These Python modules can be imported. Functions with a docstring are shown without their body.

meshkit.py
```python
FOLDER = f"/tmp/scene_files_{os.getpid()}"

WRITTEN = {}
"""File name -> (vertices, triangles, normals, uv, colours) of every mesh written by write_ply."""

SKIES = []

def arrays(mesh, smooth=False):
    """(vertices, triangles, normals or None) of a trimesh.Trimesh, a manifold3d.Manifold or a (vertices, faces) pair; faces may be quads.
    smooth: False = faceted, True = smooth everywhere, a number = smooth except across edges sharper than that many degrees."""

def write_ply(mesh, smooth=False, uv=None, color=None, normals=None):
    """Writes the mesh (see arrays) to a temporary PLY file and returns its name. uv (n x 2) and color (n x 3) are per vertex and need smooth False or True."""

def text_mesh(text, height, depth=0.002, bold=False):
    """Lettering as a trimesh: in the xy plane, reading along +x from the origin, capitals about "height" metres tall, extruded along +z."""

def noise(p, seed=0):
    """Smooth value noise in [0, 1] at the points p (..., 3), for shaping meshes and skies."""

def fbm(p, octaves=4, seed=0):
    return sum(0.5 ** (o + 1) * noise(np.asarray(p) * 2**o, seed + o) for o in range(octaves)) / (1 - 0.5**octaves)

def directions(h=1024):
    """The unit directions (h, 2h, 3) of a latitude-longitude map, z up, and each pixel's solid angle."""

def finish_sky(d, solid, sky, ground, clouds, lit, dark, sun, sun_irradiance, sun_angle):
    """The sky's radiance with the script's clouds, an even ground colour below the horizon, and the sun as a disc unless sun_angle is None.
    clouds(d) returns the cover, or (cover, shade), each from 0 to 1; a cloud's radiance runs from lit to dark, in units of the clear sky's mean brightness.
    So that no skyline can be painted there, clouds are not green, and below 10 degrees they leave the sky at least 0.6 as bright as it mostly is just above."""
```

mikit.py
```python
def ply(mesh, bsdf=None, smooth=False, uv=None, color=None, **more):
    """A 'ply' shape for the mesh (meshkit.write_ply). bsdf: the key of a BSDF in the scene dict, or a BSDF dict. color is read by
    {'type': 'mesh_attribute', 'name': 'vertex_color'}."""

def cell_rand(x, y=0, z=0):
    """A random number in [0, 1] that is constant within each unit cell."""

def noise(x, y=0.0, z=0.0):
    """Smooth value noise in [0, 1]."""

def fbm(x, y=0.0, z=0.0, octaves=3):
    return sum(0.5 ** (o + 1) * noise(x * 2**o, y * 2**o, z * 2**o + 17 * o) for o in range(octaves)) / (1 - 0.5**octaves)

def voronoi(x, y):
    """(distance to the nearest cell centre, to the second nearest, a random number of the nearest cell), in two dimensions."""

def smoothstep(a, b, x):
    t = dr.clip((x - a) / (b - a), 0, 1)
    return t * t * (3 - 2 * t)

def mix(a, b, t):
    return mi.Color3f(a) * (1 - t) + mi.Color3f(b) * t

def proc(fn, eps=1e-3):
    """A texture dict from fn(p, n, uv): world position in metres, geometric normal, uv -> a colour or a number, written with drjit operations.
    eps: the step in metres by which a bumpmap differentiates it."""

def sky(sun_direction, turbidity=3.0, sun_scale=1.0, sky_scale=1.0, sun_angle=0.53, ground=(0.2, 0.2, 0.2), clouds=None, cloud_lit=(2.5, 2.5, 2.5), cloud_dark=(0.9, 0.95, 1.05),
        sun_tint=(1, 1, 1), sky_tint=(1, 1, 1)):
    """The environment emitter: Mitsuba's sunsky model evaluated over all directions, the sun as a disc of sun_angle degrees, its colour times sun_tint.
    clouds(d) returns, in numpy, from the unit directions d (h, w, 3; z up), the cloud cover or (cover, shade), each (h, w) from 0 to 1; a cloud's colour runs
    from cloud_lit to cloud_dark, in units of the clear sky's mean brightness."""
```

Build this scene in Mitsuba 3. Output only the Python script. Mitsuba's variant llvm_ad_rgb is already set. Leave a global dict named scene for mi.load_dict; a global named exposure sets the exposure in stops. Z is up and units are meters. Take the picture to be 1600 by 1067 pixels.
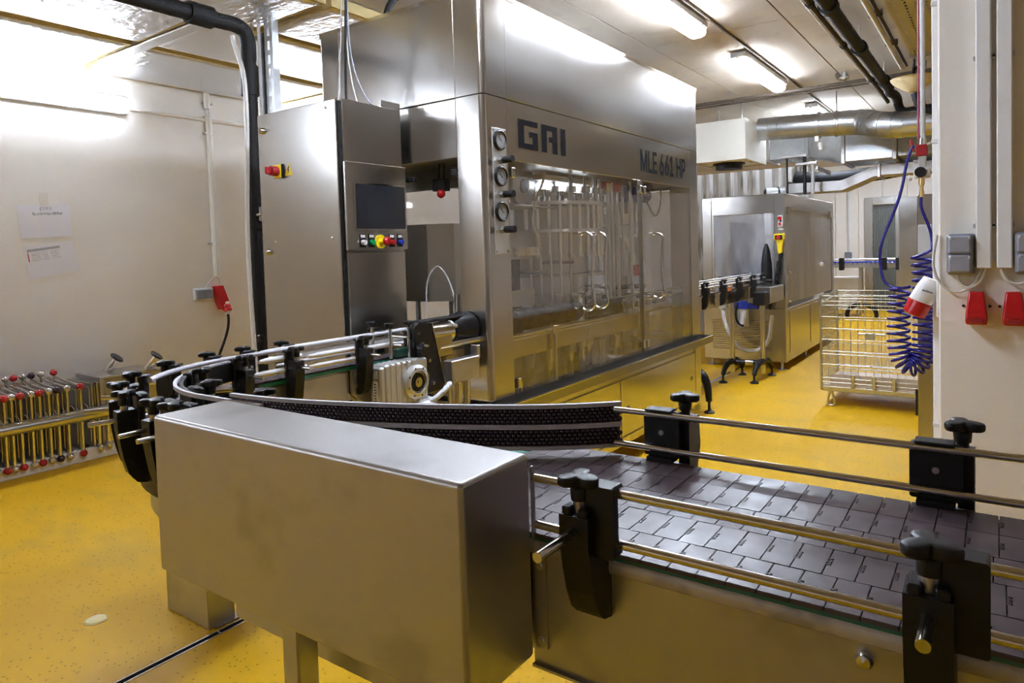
import math, random
import numpy as np
import trimesh
import shapely.geometry as sg
import shapely, shapely.affinity as sa
import manifold3d as m3
import drjit as dr
import mitsuba as mi
import mikit, meshkit
from mikit import noise, fbm, voronoi, cell_rand, smoothstep, mix, proc

random.seed(7)
rng = np.random.default_rng(7)
scene = {'type': 'scene'}
labels = {}

# ------------------------------------------------------------------ camera, lights, exposure
exposure = 1.7
CAM = np.array([[0.814989296, 0.578690661, -0.0301590218],
                [-0.000638855886, -0.0511480161, -0.998690879],
                [-0.579475659, 0.813941644, -0.0413153857]])
EYE = [0.0, 0.0, 1.35]
scene['camera'] = {
    'type': 'perspective', 'fov_axis': 'x', 'fov': math.degrees(2 * math.atan(800 / 1068.03)),
    'principal_point_offset_x': 0.0, 'principal_point_offset_y': (533.5 - 435.8) / 1067.0,
    'near_clip': 0.02, 'far_clip': 100.0,
    'to_world': mi.ScalarTransform4f().look_at(origin=EYE, target=(np.array(EYE) + CAM[2]).tolist(), up=(-CAM[1]).tolist())}
LAMP = [26.5, 29.5, 35.0]           # radiance of the fluorescent diffusers
CEIL = 2.84
# fixtures: (x, y0, y1, z of underside)
CEILING_LAMPS = [(-1.63, 3.30, 4.53), (-1.63, 5.38, 6.62), (-1.63, 7.89, 9.12), (-1.63, 1.20, 2.43), (-1.63, 10.4, 11.63), (-1.63, 12.7, 13.93)]
WALL_LAMPS = [(1.41, 2.67), (3.98, 5.21), (-1.90, -0.63), (-4.4, -3.13)]

# ------------------------------------------------------------------ helpers
_used = set()


def unique(key):
    k, n = key, 0
    while k in _used:
        n += 1
        k = f'{key}_{n:03d}'
    _used.add(k)
    return k


def thing(name, label, cat, group=None, kind=None):
    k = unique(name)
    d = {'label': label, 'category': cat}
    if group:
        d['group'] = group
    if kind:
        d['kind'] = kind
    labels[k] = d
    return k


def put(k, mesh, mat, smooth=False, **more):
    scene[k] = mikit.ply(mesh, mat, smooth=smooth, **more)
    return k


def part(parent, name, mesh, mat, smooth=False, label=None, kind=None, **more):
    k = unique(parent + '__' + name)
    put(k, mesh, mat, smooth, **more)
    if label or kind:
        labels[k] = {}
        if label:
            labels[k]['label'] = label
        if kind:
            labels[k]['kind'] = kind
    return k


def share(parent, name, shape, to_world=None):
    k = unique(parent + '__' + name)
    scene[k] = dict(shape) if to_world is None else {**shape, 'to_world': to_world}
    return k


def struct(name, mesh, mat, smooth=False, label=None, **more):
    k = unique(name)
    put(k, mesh, mat, smooth, **more)
    labels[k] = {'kind': 'structure'}
    if label:
        labels[k]['label'] = label
    return k


def cat(*ms):
    ms = [m for m in ms if m is not None]
    return trimesh.util.concatenate(ms)


def hull(pts):
    return trimesh.convex.convex_hull(np.asarray(pts, float))


_BF = [[0, 1, 3, 2], [4, 6, 7, 5], [0, 4, 5, 1], [2, 3, 7, 6], [0, 2, 6, 4], [1, 5, 7, 3]]


def bx(x0, x1, y0, y1, z0, z1, c=0.0):
    x0, x1 = sorted((x0, x1)); y0, y1 = sorted((y0, y1)); z0, z1 = sorted((z0, z1))
    if c <= 0:
        v = np.array([[x, y, z] for x in (x0, x1) for y in (y0, y1) for z in (z0, z1)], float)
        f = []
        for q in _BF:
            f += [[q[0], q[1], q[2]], [q[0], q[2], q[3]]]
        return trimesh.Trimesh(v, f, process=False)
    c = min(c, (x1 - x0) * .49, (y1 - y0) * .49, (z1 - z0) * .49)
    pts = []
    for sx in (0, 1):
        for sy in (0, 1):
            for sz in (0, 1):
                p = np.array([(x0, x1)[sx], (y0, y1)[sy], (z0, z1)[sz]], float)
                d = np.array([1 - 2 * sx, 1 - 2 * sy, 1 - 2 * sz]) * c
                for k in range(3):
                    q = p + d; q[k] = p[k]; pts.append(q)
    return hull(pts)


def basis(d):
    d = np.asarray(d, float); d = d / np.linalg.norm(d)
    a = np.array([0, 0, 1.0]) if abs(d[2]) < .9 else np.array([1.0, 0, 0])
    u = np.cross(a, d); u /= np.linalg.norm(u)
    return u, np.cross(d, u), d


def loft(rings, close=False, caps=True):
    n = len(rings[0]); v = np.vstack(rings); f = []
    R = len(rings)
    for i in range(R if close else R - 1):
        a, b = i * n, ((i + 1) % R) * n
        for j in range(n):
            k = (j + 1) % n
            f += [[a + j, a + k, b + k], [a + j, b + k, b + j]]
    if caps and not close:
        c0, c1 = len(v), len(v) + 1
        v = np.vstack([v, rings[0].mean(0), rings[-1].mean(0)])
        for j in range(n):
            k = (j + 1) % n
            f += [[c0, k, j], [c1, (R - 1) * n + j, (R - 1) * n + k]]
    return trimesh.Trimesh(v, f, process=False)


def cyl(a, b, r, n=18, r2=None):
    a, b = np.asarray(a, float), np.asarray(b, float)
    u, w, d = basis(b - a); t = np.linspace(0, 2 * np.pi, n, endpoint=False)
    ring = np.cos(t)[:, None] * u + np.sin(t)[:, None] * w
    return loft([a + ring * r, b + ring * (r if r2 is None else r2)])


def tube(pts, r, n=8, closed=False):
    pts = np.asarray(pts, float); m = len(pts)
    tang = np.roll(pts, -1, 0) - np.roll(pts, 1, 0)
    if not closed:
        tang[0] = pts[1] - pts[0]; tang[-1] = pts[-1] - pts[-2]
    tang /= np.linalg.norm(tang, axis=1, keepdims=True)
    u, w, _ = basis(tang[0]); rings = []
    t = np.linspace(0, 2 * np.pi, n, endpoint=False)
    for i in range(m):
        u = u - tang[i] * (u @ tang[i]); u /= np.linalg.norm(u); w = np.cross(tang[i], u)
        rr = r[i] if hasattr(r, '__len__') else r
        rings.append(pts[i] + rr * (np.cos(t)[:, None] * u + np.sin(t)[:, None] * w))
    return loft(rings, close=closed)


def spline(pts, n=24, closed=False):
    from scipy.interpolate import CubicSpline
    p = np.asarray(pts, float)
    s = np.r_[0, np.cumsum(np.linalg.norm(np.diff(p, axis=0), axis=1))]
    return CubicSpline(s, p)(np.linspace(0, s[-1], n))


def lathe(prof, base, axis, n=24):
    base = np.asarray(base, float); u, w, d = basis(axis); t = np.linspace(0, 2 * np.pi, n, endpoint=False)
    ring = np.cos(t)[:, None] * u + np.sin(t)[:, None] * w
    return loft([base + d * z + ring * max(r, 1e-5) for r, z in prof])


def ball(c, r, sub=2, s=(1, 1, 1)):
    m = trimesh.creation.icosphere(subdivisions=sub, radius=1.0)
    m.apply_transform(np.diag([r * s[0], r * s[1], r * s[2], 1.0])); m.apply_translation(c)
    return m


_AX = {'x': np.array([[0, 0, 1.0], [1, 0, 0], [0, 1, 0]]), 'y': np.array([[1.0, 0, 0], [0, 0, -1], [0, 1, 0]]), 'z': np.eye(3)}


def prism(poly, axis, lo, hi):
    """poly (2-D points or shapely) extruded along an axis: x -> (y, z), y -> (x, z), z -> (x, y)."""
    if not hasattr(poly, 'geom_type'):
        poly = sg.Polygon(poly)
    ms = []
    for g in getattr(poly, 'geoms', [poly]):
        m = trimesh.creation.extrude_polygon(sg.polygon.orient(g), abs(hi - lo), engine='earcut')
        v = np.array(m.vertices)
        lo_ = min(lo, hi)
        if axis == 'x':
            v = np.c_[v[:, 2] + lo_, v[:, 0], v[:, 1]]; f = m.faces
        elif axis == 'y':
            v = np.c_[v[:, 0], v[:, 2] + lo_, v[:, 1]]; f = m.faces[:, ::-1]
        else:
            v = np.c_[v[:, 0], v[:, 1], v[:, 2] + lo_]; f = m.faces
        ms.append(trimesh.Trimesh(v, f, process=False))
    return cat(*ms)


def rrect(x0, x1, y0, y1, r, n=5):
    return sg.box(x0 + r, y0 + r, x1 - r, y1 - r).buffer(r, quad_segs=n)


def sweep(path, o0, o1, z0, z1):
    """A rectangular bar along a polyline in the xy plane; o0, o1 = offsets to the left of travel."""
    p = np.asarray(path, float)
    t = np.gradient(p, axis=0); t /= np.linalg.norm(t, axis=1, keepdims=True)
    nrm = np.c_[-t[:, 1], t[:, 0]]
    rings = []
    for i in range(len(p)):
        a, b = p[i] + nrm[i] * o0, p[i] + nrm[i] * o1
        za, zb = (z0[i], z1[i]) if hasattr(z0, '__len__') else (z0, z1)
        rings.append(np.array([[a[0], a[1], za], [b[0], b[1], za], [b[0], b[1], zb], [a[0], a[1], zb]]))
    m = loft(rings)
    m.fix_normals()
    return m


def rot(mesh, deg, axis, about):
    mesh = mesh.copy()
    mesh.apply_transform(trimesh.transformations.rotation_matrix(math.radians(deg), axis, about))
    return mesh


def arc(cx, cy, r, a0, a1, n=16):
    t = np.radians(np.linspace(a0, a1, n))
    return np.c_[cx + r * np.cos(t), cy + r * np.sin(t)]


def hexbolt(c, axis, r=.006, h=.005):
    u, w, d = basis(axis); c = np.asarray(c, float)
    return cat(cyl(c, c + d * h * .35, r * 1.5, 16), cyl(c + d * h * .35, c + d * h, r, 6))


def lettering(text, height, depth, origin, right, up, stretch=1.0, bold=True):
    m = meshkit.text_mesh(text, height, depth, bold)
    v = np.array(m.vertices); v[:, 0] *= stretch
    right, up = np.asarray(right, float), np.asarray(up, float); out = np.cross(right, up)
    return trimesh.Trimesh(np.asarray(origin) + v[:, :1] * right + v[:, 1:2] * up + v[:, 2:] * out, m.faces, process=False)


# ------------------------------------------------------------------ materials
def mat(name, **kw):
    d = {'type': 'principled'}
    for k, v in kw.items():
        if k == 'base_color' and isinstance(v, (tuple, list)):
            v = {'type': 'rgb', 'value': list(v)}
        d[k] = v
    scene[name] = {'type': 'twosided', 'bsdf': d}
    return name


def bumped(name, tex, scale, **kw):
    d = {'type': 'principled'}
    for k, v in kw.items():
        if k == 'base_color' and isinstance(v, (tuple, list)):
            v = {'type': 'rgb', 'value': list(v)}
        d[k] = v
    scene[name] = {'type': 'twosided', 'bsdf': {'type': 'bumpmap', 'arbitrary': tex, 'scale': scale, 'bsdf': d}}
    return name


def floor_col(p, n, uv):
    base = mix((.54, .305, .004), (.46, .255, .003), smoothstep(.35, .75, fbm(p.x * 1.3, p.y * 1.3, 0., 4)))
    # dull scuffs and traffic stains
    s = smoothstep(.62, .80, fbm(p.x * 2.1 + 7, p.y * 5.0, 3., 4))
    base = mix(base, (.40, .27, .05), s * .35)
    # paint flakes
    f1, f2, r = voronoi(p.x * 42, p.y * 42)
    dot = dr.select((f1 < .13) & (r > .82), 1., 0.)
    base = mix(base, (.10, .07, .02), dot * .8)
    f1, f2, r = voronoi(p.x * 27 + 9, p.y * 27)
    dot = dr.select((f1 < .09) & (r > .86), 1., 0.)
    return mix(base, (.16, .11, .03), dot * .8)


mat('epoxy_floor', base_color=proc(floor_col), roughness=proc(lambda p, n, uv: .42 + .16 * fbm(p.x * 3, p.y * 3, 1., 3)), specular=.16)
mat('wall_paint', base_color=proc(lambda p, n, uv: mix((.77, .735, .68), (.71, .675, .615), smoothstep(.35, .7, fbm(p.x * 1.1 + p.y * .9, p.y * .7, p.z * 1.2, 4)))), roughness=.5, specular=.35)
mat('white_paint', base_color=(.68, .66, .60), roughness=.45)
mat('white_plastic', base_color=(.76, .76, .76), roughness=.35)


def conc(p, n, uv):
    c = mix((.46, .415, .345), (.375, .33, .265), smoothstep(.3, .75, fbm(p.x * 1.4, p.y * 1.0, 0., 5)))
    b = smoothstep(.66, .8, fbm(p.x * 7, p.y * 7, 2., 3))
    return mix(c, (.34, .31, .27), b * .35)


mat('concrete', base_color=proc(conc), roughness=.75, specular=.3)


def brush(p, n, uv):
    return .17 + .09 * fbm(p.x * 2.2, p.y * 2.2, p.z * 2.2, 3)


mat('steel', base_color=(.56, .545, .52), metallic=1.0, roughness=proc(brush))
mat('steel_dull', base_color=proc(lambda p, n, uv: mix((.47, .455, .445), (.33, .32, .31), smoothstep(.5, .8, fbm(p.x * 9, p.y * 9, p.z * 9, 4)) * .6)), metallic=1.0, roughness=proc(lambda p, n, uv: .33 + .14 * fbm(p.x * 6, p.y * 6, p.z * 6, 3)))
mat('scuffed_lip', base_color=proc(lambda p, n, uv: mix((.52, .49, .45), (.36, .34, .31), smoothstep(.4, .7, fbm(p.x * 30, p.y * 30, p.z * 30, 3)))), metallic=.45, roughness=.42)
mat('hood_cream', base_color=(.56, .545, .48), roughness=.45)
mat('steel_shiny', base_color=(.70, .69, .67), metallic=1.0, roughness=.10)
mat('steel_dark', base_color=(.30, .29, .27), metallic=1.0, roughness=.32)
mat('galvanized', base_color=proc(lambda p, n, uv: mix((.60, .62, .64), (.45, .47, .49), fbm(p.x * 22, p.y * 22, p.z * 22, 2))), metallic=1.0, roughness=.34)
mat('black_plastic', base_color=(.006, .006, .007), roughness=.40, specular=.32)
mat('black_rubber', base_color=(.007, .007, .007), roughness=.6, specular=.25)
mat('dark_gap', base_color=(.01, .01, .01), roughness=.8)
mat('green_plastic', base_color=(.008, .12, .085), roughness=.4)
mat('turquoise', base_color=(.015, .22, .175), roughness=.4)
mat('dark_green', base_color=(.008, .045, .036), roughness=.3)
mat('red_ball', base_color=(.34, .012, .012), roughness=.18)
mat('belt', base_color=proc(lambda p, n, uv: mix((.074, .054, .058), (.046, .034, .038), smoothstep(.3, .7, fbm(p.x * 14, p.y * 14, 0., 3)))), roughness=proc(lambda p, n, uv: .24 + .18 * fbm(p.x * 30, p.y * 30, 0., 2)), specular=.27)
mat('uhmw', base_color=(.74, .74, .76), roughness=.35)
mat('grey_rail', base_color=(.52, .51, .55), roughness=.4)
mat('bead', base_color=(.016, .005, .015), roughness=.17, specular=.9)
mat('blue_hose', base_color=(.007, .006, .17), roughness=.22, specular=.6)
mat('blue_plastic', base_color=(.01, .03, .32), roughness=.35)
mat('red_plastic', base_color=(.40, .010, .012), roughness=.22)
mat('red_dark', base_color=(.28, .015, .02), roughness=.3)
mat('grey_plastic', base_color=(.17, .18, .22), roughness=.4)
mat('light_grey', base_color=(.55, .56, .57), roughness=.4)
mat('yellow_plastic', base_color=(.80, .60, .01), roughness=.35)
mat('green_button', base_color=(.0, .25, .07), roughness=.3)
mat('screen_glass', base_color=(.012, .013, .016), roughness=.12, specular=.6)
mat('cast_alu', base_color=(.60, .60, .58), metallic=.75, roughness=.42)
mat('brass', base_color=(.75, .55, .25), metallic=1.0, roughness=.25)
mat('copper', base_color=(.60, .30, .18), metallic=1.0, roughness=.3)
mat('paper', base_color=(.72, .71, .75), roughness=.7)
mat('tape_clear', base_color=(.66, .61, .53), roughness=.25)
mat('ink', base_color=(.03, .03, .035), roughness=.6)
mat('grey_ink', base_color=(.34, .33, .36), roughness=.6)
mat('red_ink', base_color=(.35, .05, .10), roughness=.6)
mat('cardboard', base_color=(.50, .42, .33), roughness=.8)
mat('insulation_edge', base_color=(.46, .36, .16), roughness=.9)
mat('dirty_white', base_color=(.58, .56, .52), roughness=.5)
mat('cream_plastic', base_color=(.72, .62, .38), roughness=.4)
mat('purple_hose', base_color=(.34, .06, .13), roughness=.35)
mat('rust', base_color=(.055, .042, .03), roughness=.6, specular=.2)
mat('dial_grey', base_color=(.26, .27, .28), roughness=.3)


def crinkle(p, n, uv):
    a = dr.abs(fbm(p.x * 16 + 3 * noise(p.x * 5, p.y * 5), p.y * 16, p.z * 16, 4) - .5)
    return a + .6 * dr.abs(noise(p.x * 7, p.y * 30, p.z * 9) - .5)


bumped('foil', proc(crinkle, eps=2e-3), .016, base_color=(.80, .80, .80), metallic=1.0, roughness=.30)
bumped('foil_flat', proc(crinkle, eps=2e-3), .004, base_color=(.74, .73, .71), metallic=1.0, roughness=.42)
scene['pane'] = {'type': 'thindielectric', 'int_ior': 1.49}


def smear(p, n, uv):
    return smoothstep(.3, .75, fbm(p.x * 5, p.y * 5, p.z * 1.2, 4)) * .42 + .16


scene['hazy_pane'] = {'type': 'blendbsdf', 'weight': proc(smear), 'a': {'type': 'thindielectric', 'int_ior': 1.49},
                      'b': {'type': 'twosided', 'bsdf': {'type': 'principled', 'base_color': {'type': 'rgb', 'value': [.42, .43, .47]}, 'roughness': .35}}}
scene['milky_pane'] = {'type': 'blendbsdf', 'weight': proc(lambda p, n, uv: smear(p, n, uv) * .6 + .42), 'a': {'type': 'thindielectric', 'int_ior': 1.49},
                       'b': {'type': 'twosided', 'bsdf': {'type': 'principled', 'base_color': {'type': 'rgb', 'value': [.46, .46, .48]}, 'roughness': .35}}}
scene['glass'] = {'type': 'dielectric', 'int_ior': 1.5}
scene['diffuser'] = {'type': 'twosided', 'bsdf': {'type': 'diffuse', 'reflectance': {'type': 'rgb', 'value': [.8, .8, .8]}}}

# ------------------------------------------------------------------ room shell
XW, YB, YF, XE = -5.576, 15.0, -5.0, 4.0
DX = -2.302                                            # line of the slot drain
fl = cat(bx(XW, DX - .016, YF, YB, -.10, 0), bx(DX + .016, XE, YF, YB, -.10, 0), bx(DX - .016, DX + .016, YF, YB, -.10, -.03))
struct('floor', fl, 'epoxy_floor', label='yellow epoxy floor with dark paint flakes')
ce = bx(XW, XE, YF, YB, CEIL + .03, CEIL + .15)
struct('ceiling', ce, 'concrete')
edges = [XW, -5.03, -4.06, -3.09, -2.125, -1.157, -.19, .78, 1.75, 2.72, XE]
ydiv = [YF, .75, 4.85, 7.9, YB]
for a, b in zip(edges[:-1], edges[1:]):
    for c, d in zip(ydiv[:-1], ydiv[1:]):
        part('ceiling', 'ceiling_board', bx(a + .003, b - .003, c + .002, d - .002, CEIL, CEIL + .035, .002), 'concrete')
struct('wall_left', bx(XW - .1, XW, YF, YB, 0, CEIL + .1), 'wall_paint')
struct('wall_front', bx(XW, XE, YF - .1, YF, 0, CEIL + .1), 'wall_paint')
struct('wall_east', bx(XE, XE + .1, YF, YB, 0, CEIL + .1), 'wall_paint')
struct('wall_back', bx(XW, XE, YB, YB + .1, 0, CEIL + .1), 'wall_paint')
struct('wall_right', bx(-.181, XE, 3.0, 3.16, 0, CEIL + .02, .006), 'wall_paint', label='cream partition wall carrying trunking and red sockets')
for i in range(14):
    x = -5.6 + i * .42
    part('wall_back', 'cladding_panel', bx(x + .004, x + .416, YB - .03, YB, 0.1, 2.6, .004), 'wall_paint')
# the slot drain
t = thing('slot_drain', 'narrow steel slot drain running straight across the yellow floor', 'floor drain')
for s in (-1, 1):
    part(t, 'edge_strip', bx(DX + s * .016, DX + s * .010, YF + .01, YB - .01, -.03, .0015), 'steel_shiny')
part(t, 'slot_bottom', bx(DX - .010, DX + .010, YF + .01, YB - .01, -.03, -.02), 'dark_gap')
for i in range(20):
    y = .2 + i * .38
    part(t, 'crossbar', bx(DX - .010, DX + .010, y - .003, y + .003, -.012, -.001), 'steel_shiny')
t = thing('floor_cap', 'small round dull cap set in the yellow floor beside the slot drain', 'floor cap')
put(t, lathe([(.0, -.01), (.040, -.01), (.040, .002), (.034, .005), (.030, .0035), (0, .0035)], (-2.785, 1.129, 0), (0, 0, 1), 32), mat('cap_grey', base_color=(.52, .42, .16), roughness=.4), smooth=30)

# ------------------------------------------------------------------ fluorescent fixtures
def emit(f=1.0):
    return {'type': 'area', 'radiance': {'type': 'rgb', 'value': [f * v for v in LAMP]}}


def lamp_diffuser(x, y0, y1, ztop, w=.060, h=.064):
    prof = np.array([(-w * .62, 0), (-w * .92, -h * .20), (-w, -h * .45), (-w * .80, -h * .80), (-w * .36, -h), (w * .36, -h), (w * .80, -h * .80), (w, -h * .45), (w * .92, -h * .20), (w * .62, 0)])
    rings = []
    for yy, s in ((y0, .55), (y0 + .015, .85), (y0 + .05, 1), (y1 - .05, 1), (y1 - .015, .85), (y1, .55)):
        rings.append(np.c_[x + prof[:, 0] * (.5 + .5 * s), np.full(len(prof), yy), ztop + prof[:, 1] * s])
    m = loft(rings); m.fix_normals()
    return m


def ceiling_lamp(x, y0, y1, label):
    t = thing('fluorescent_lamp', label, 'ceiling lamp', 'fluorescent lamps along the ceiling')
    zt = CEIL - .058
    part(t, 'housing', bx(x - .062, x + .062, y0 - .004, y1 + .004, zt - .002, CEIL - .012, .008), 'light_grey')
    part(t, 'diffuser', lamp_diffuser(x, y0, y1, zt), 'diffuser', smooth=35, emitter=emit())
    for yy in (y0 + .1, y1 - .1):
        part(t, 'bracket', bx(x - .02, x + .02, yy - .015, yy + .015, CEIL - .014, CEIL + .002), 'steel_dull')
    for yy in np.linspace(y0 + .12, y1 - .12, 4):
        for s in (-1, 1):
            part(t, 'clip', bx(x + s * .061, x + s * .068, yy - .010, yy + .010, zt - .018, zt + .010, .002), 'steel_shiny')
    part(t, 'cable_gland', cyl((x + .01, y0 - .07, zt - .012), (x + .01, y0 + .01, zt - .012), .010, 12), 'white_plastic', smooth=40)
    return t


LN = ['bright fluorescent ceiling lamp nearest the camera, cut by the top edge of the photo', 'bright fluorescent ceiling lamp in the middle of the row over the far aisle', 'bright fluorescent ceiling lamp behind the crossing pipe and above the round duct']
for i, (x, y0, y1) in enumerate(CEILING_LAMPS):
    ceiling_lamp(x, y0, y1, LN[i] if i < 3 else ['fluorescent ceiling lamp out of view above the curved conveyor', 'fluorescent ceiling lamp hidden behind the ducts, fourth of the row over the aisle', 'fluorescent ceiling lamp hidden behind the ducts near the back wall'][i - 3])
t = thing('lamp_cable', 'thin dark cable trunk running along the ceiling between the fluorescent lamps', 'cable')
put(t, bx(-1.553, -1.538, -3.5, 12.8, CEIL - .016, CEIL - .001, .003), 'rust')


def wall_lamp(y0, y1, label):
    t = thing('wall_lamp', label, 'wall lamp', 'fluorescent lamps on the left wall')
    x = XW
    part(t, 'housing', bx(x, x + .052, y0 - .004, y1 + .004, 2.497, 2.633, .01), 'light_grey')
    prof = np.array([(0, -.066), (.03, -.064), (.052, -.048), (.062, -.02), (.062, .02), (.052, .048), (.03, .064), (0, .066)])
    rings = [np.c_[x + .052 + prof[:, 0] * s, np.full(8, yy), 2.565 + prof[:, 1] * .86 * (.5 + .5 * s)] for yy, s in ((y0, .5), (y0 + .02, .85), (y0 + .05, 1), (y1 - .05, 1), (y1 - .02, .85), (y1, .5))]
    m = loft(rings); m.fix_normals()
    part(t, 'diffuser', m, 'diffuser', smooth=35, emitter=emit(.62))


WN = ['long bright fluorescent lamp fixed high on the left wall above the two paper notices', 'bright fluorescent lamp glowing on the left wall behind the control cabinet', 'fluorescent lamp on the left wall out of view beside the camera', 'fluorescent lamp on the left wall out of view far behind the camera']
for (a, b), l in zip(WALL_LAMPS, WN):
    wall_lamp(a, b, l)

# ------------------------------------------------------------------ accumulation table in the foreground
ZB = .930                         # top of the belt
table = thing('accumulation_conveyor', 'wide five-strand accumulation conveyor with brown plastic belt plates and steel side rails in the foreground', 'conveyor')
XT0, XT1 = -1.56, .90
# beam: near and far side plates with rolled top lip, a bottom flange
part(table, 'side_beam', cat(prism([(.842, .722), (.836, .722), (.836, .9195), (.842, .9195)], 'x', -.574, XT1),
                             prism([(.842, .722), (.842, .726), (.829, .726), (.829, .722)], 'x', -.574, XT1)), 'steel_dull', smooth=25, label='brushed steel side plate')
part(table, 'top_lip', prism(sg.Polygon([(.8358, .8965), (.832, .897), (.8285, .901), (.8275, .909), (.8290, .916), (.8330, .920), (.838, .921), (.8430, .920), (.8430, .917), (.8358, .912)]), 'x', -.5735, XT1), 'scuffed_lip', smooth=50, label='rolled top lip of worn steel')
part(table, 'side_beam', prism([(1.226, .722), (1.232, .722), (1.232, .896), (1.240, .904), (1.238, .920), (1.226, .922)], 'x', -1.2, XT1), 'steel_dull', smooth=25)
part(table, 'frame_pan', bx(-1.5, XT1, .845, 1.226, .74, .90), 'steel_dark')
part(table, 'lower_beam', bx(-1.45, -.60, .885, .925, .515, .555, .004), 'steel_dull')
part(table, 'wear_strip', bx(-1.45, -.60, .886, .924, .555, .566), 'green_plastic', label='dark green strip along the lower beam')
part(table, 'wear_strip', bx(-.574, XT1, .8432, .852, .902, .9175), 'green_plastic', label='dark green wear strip below the belt edge')
rb = [bx(x - .0016, x + .0016, .832, .846, .9205, .9245) for x in np.arange(-.549, XT1, .0381)]
part(table, 'wear_ribs', cat(*rb), 'green_plastic', kind='stuff', label='small green ribs showing between the belt plates')
for k in range(5):
    yc = .869 + k * .083
    for s in (-1, 1):
        part(table, 'wear_strip', bx(-1.5, XT1, yc + s * .030 - .008, yc + s * .030 + .008, .90, .9245), 'green_plastic')


def plate(px=.0381, w=.0822):
    """One belt plate about the origin, hinge knuckles in the middle of its leading and trailing edge."""
    g = .0006
    a, b = -px / 2 + g, px / 2 - g
    # a comb of two knuckles on the leading edge fitting two notches in the trailing edge of the next plate
    k, d, c = .0042, .0050, .0006
    def comb(x, s):
        out = []
        for y0, y1 in ((-2.5 * k, -1.5 * k), (-.5 * k, .5 * k), (1.5 * k, 2.5 * k)):
            out += [(x, y0 + s), (x + d, y0 + s), (x + d, y1 - s), (x, y1 - s)]
        return out
    pts = [(a, -w / 2 + .0012), (a + .0012, -w / 2), (b - .0012, -w / 2), (b, -w / 2 + .0012)] + comb(b, .0004) + [(b, w / 2 - .0012), (b - .0012, w / 2), (a + .0012, w / 2), (a, w / 2 - .0012)] + comb(a, -.0004)[::-1]
    p = sg.Polygon(pts).buffer(0)
    top = prism(p.buffer(-.0006, join_style=2), 'z', -.0006, 0.0)
    body = prism(p, 'z', -.0058, -.0006)
    return cat(body, top)


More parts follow.
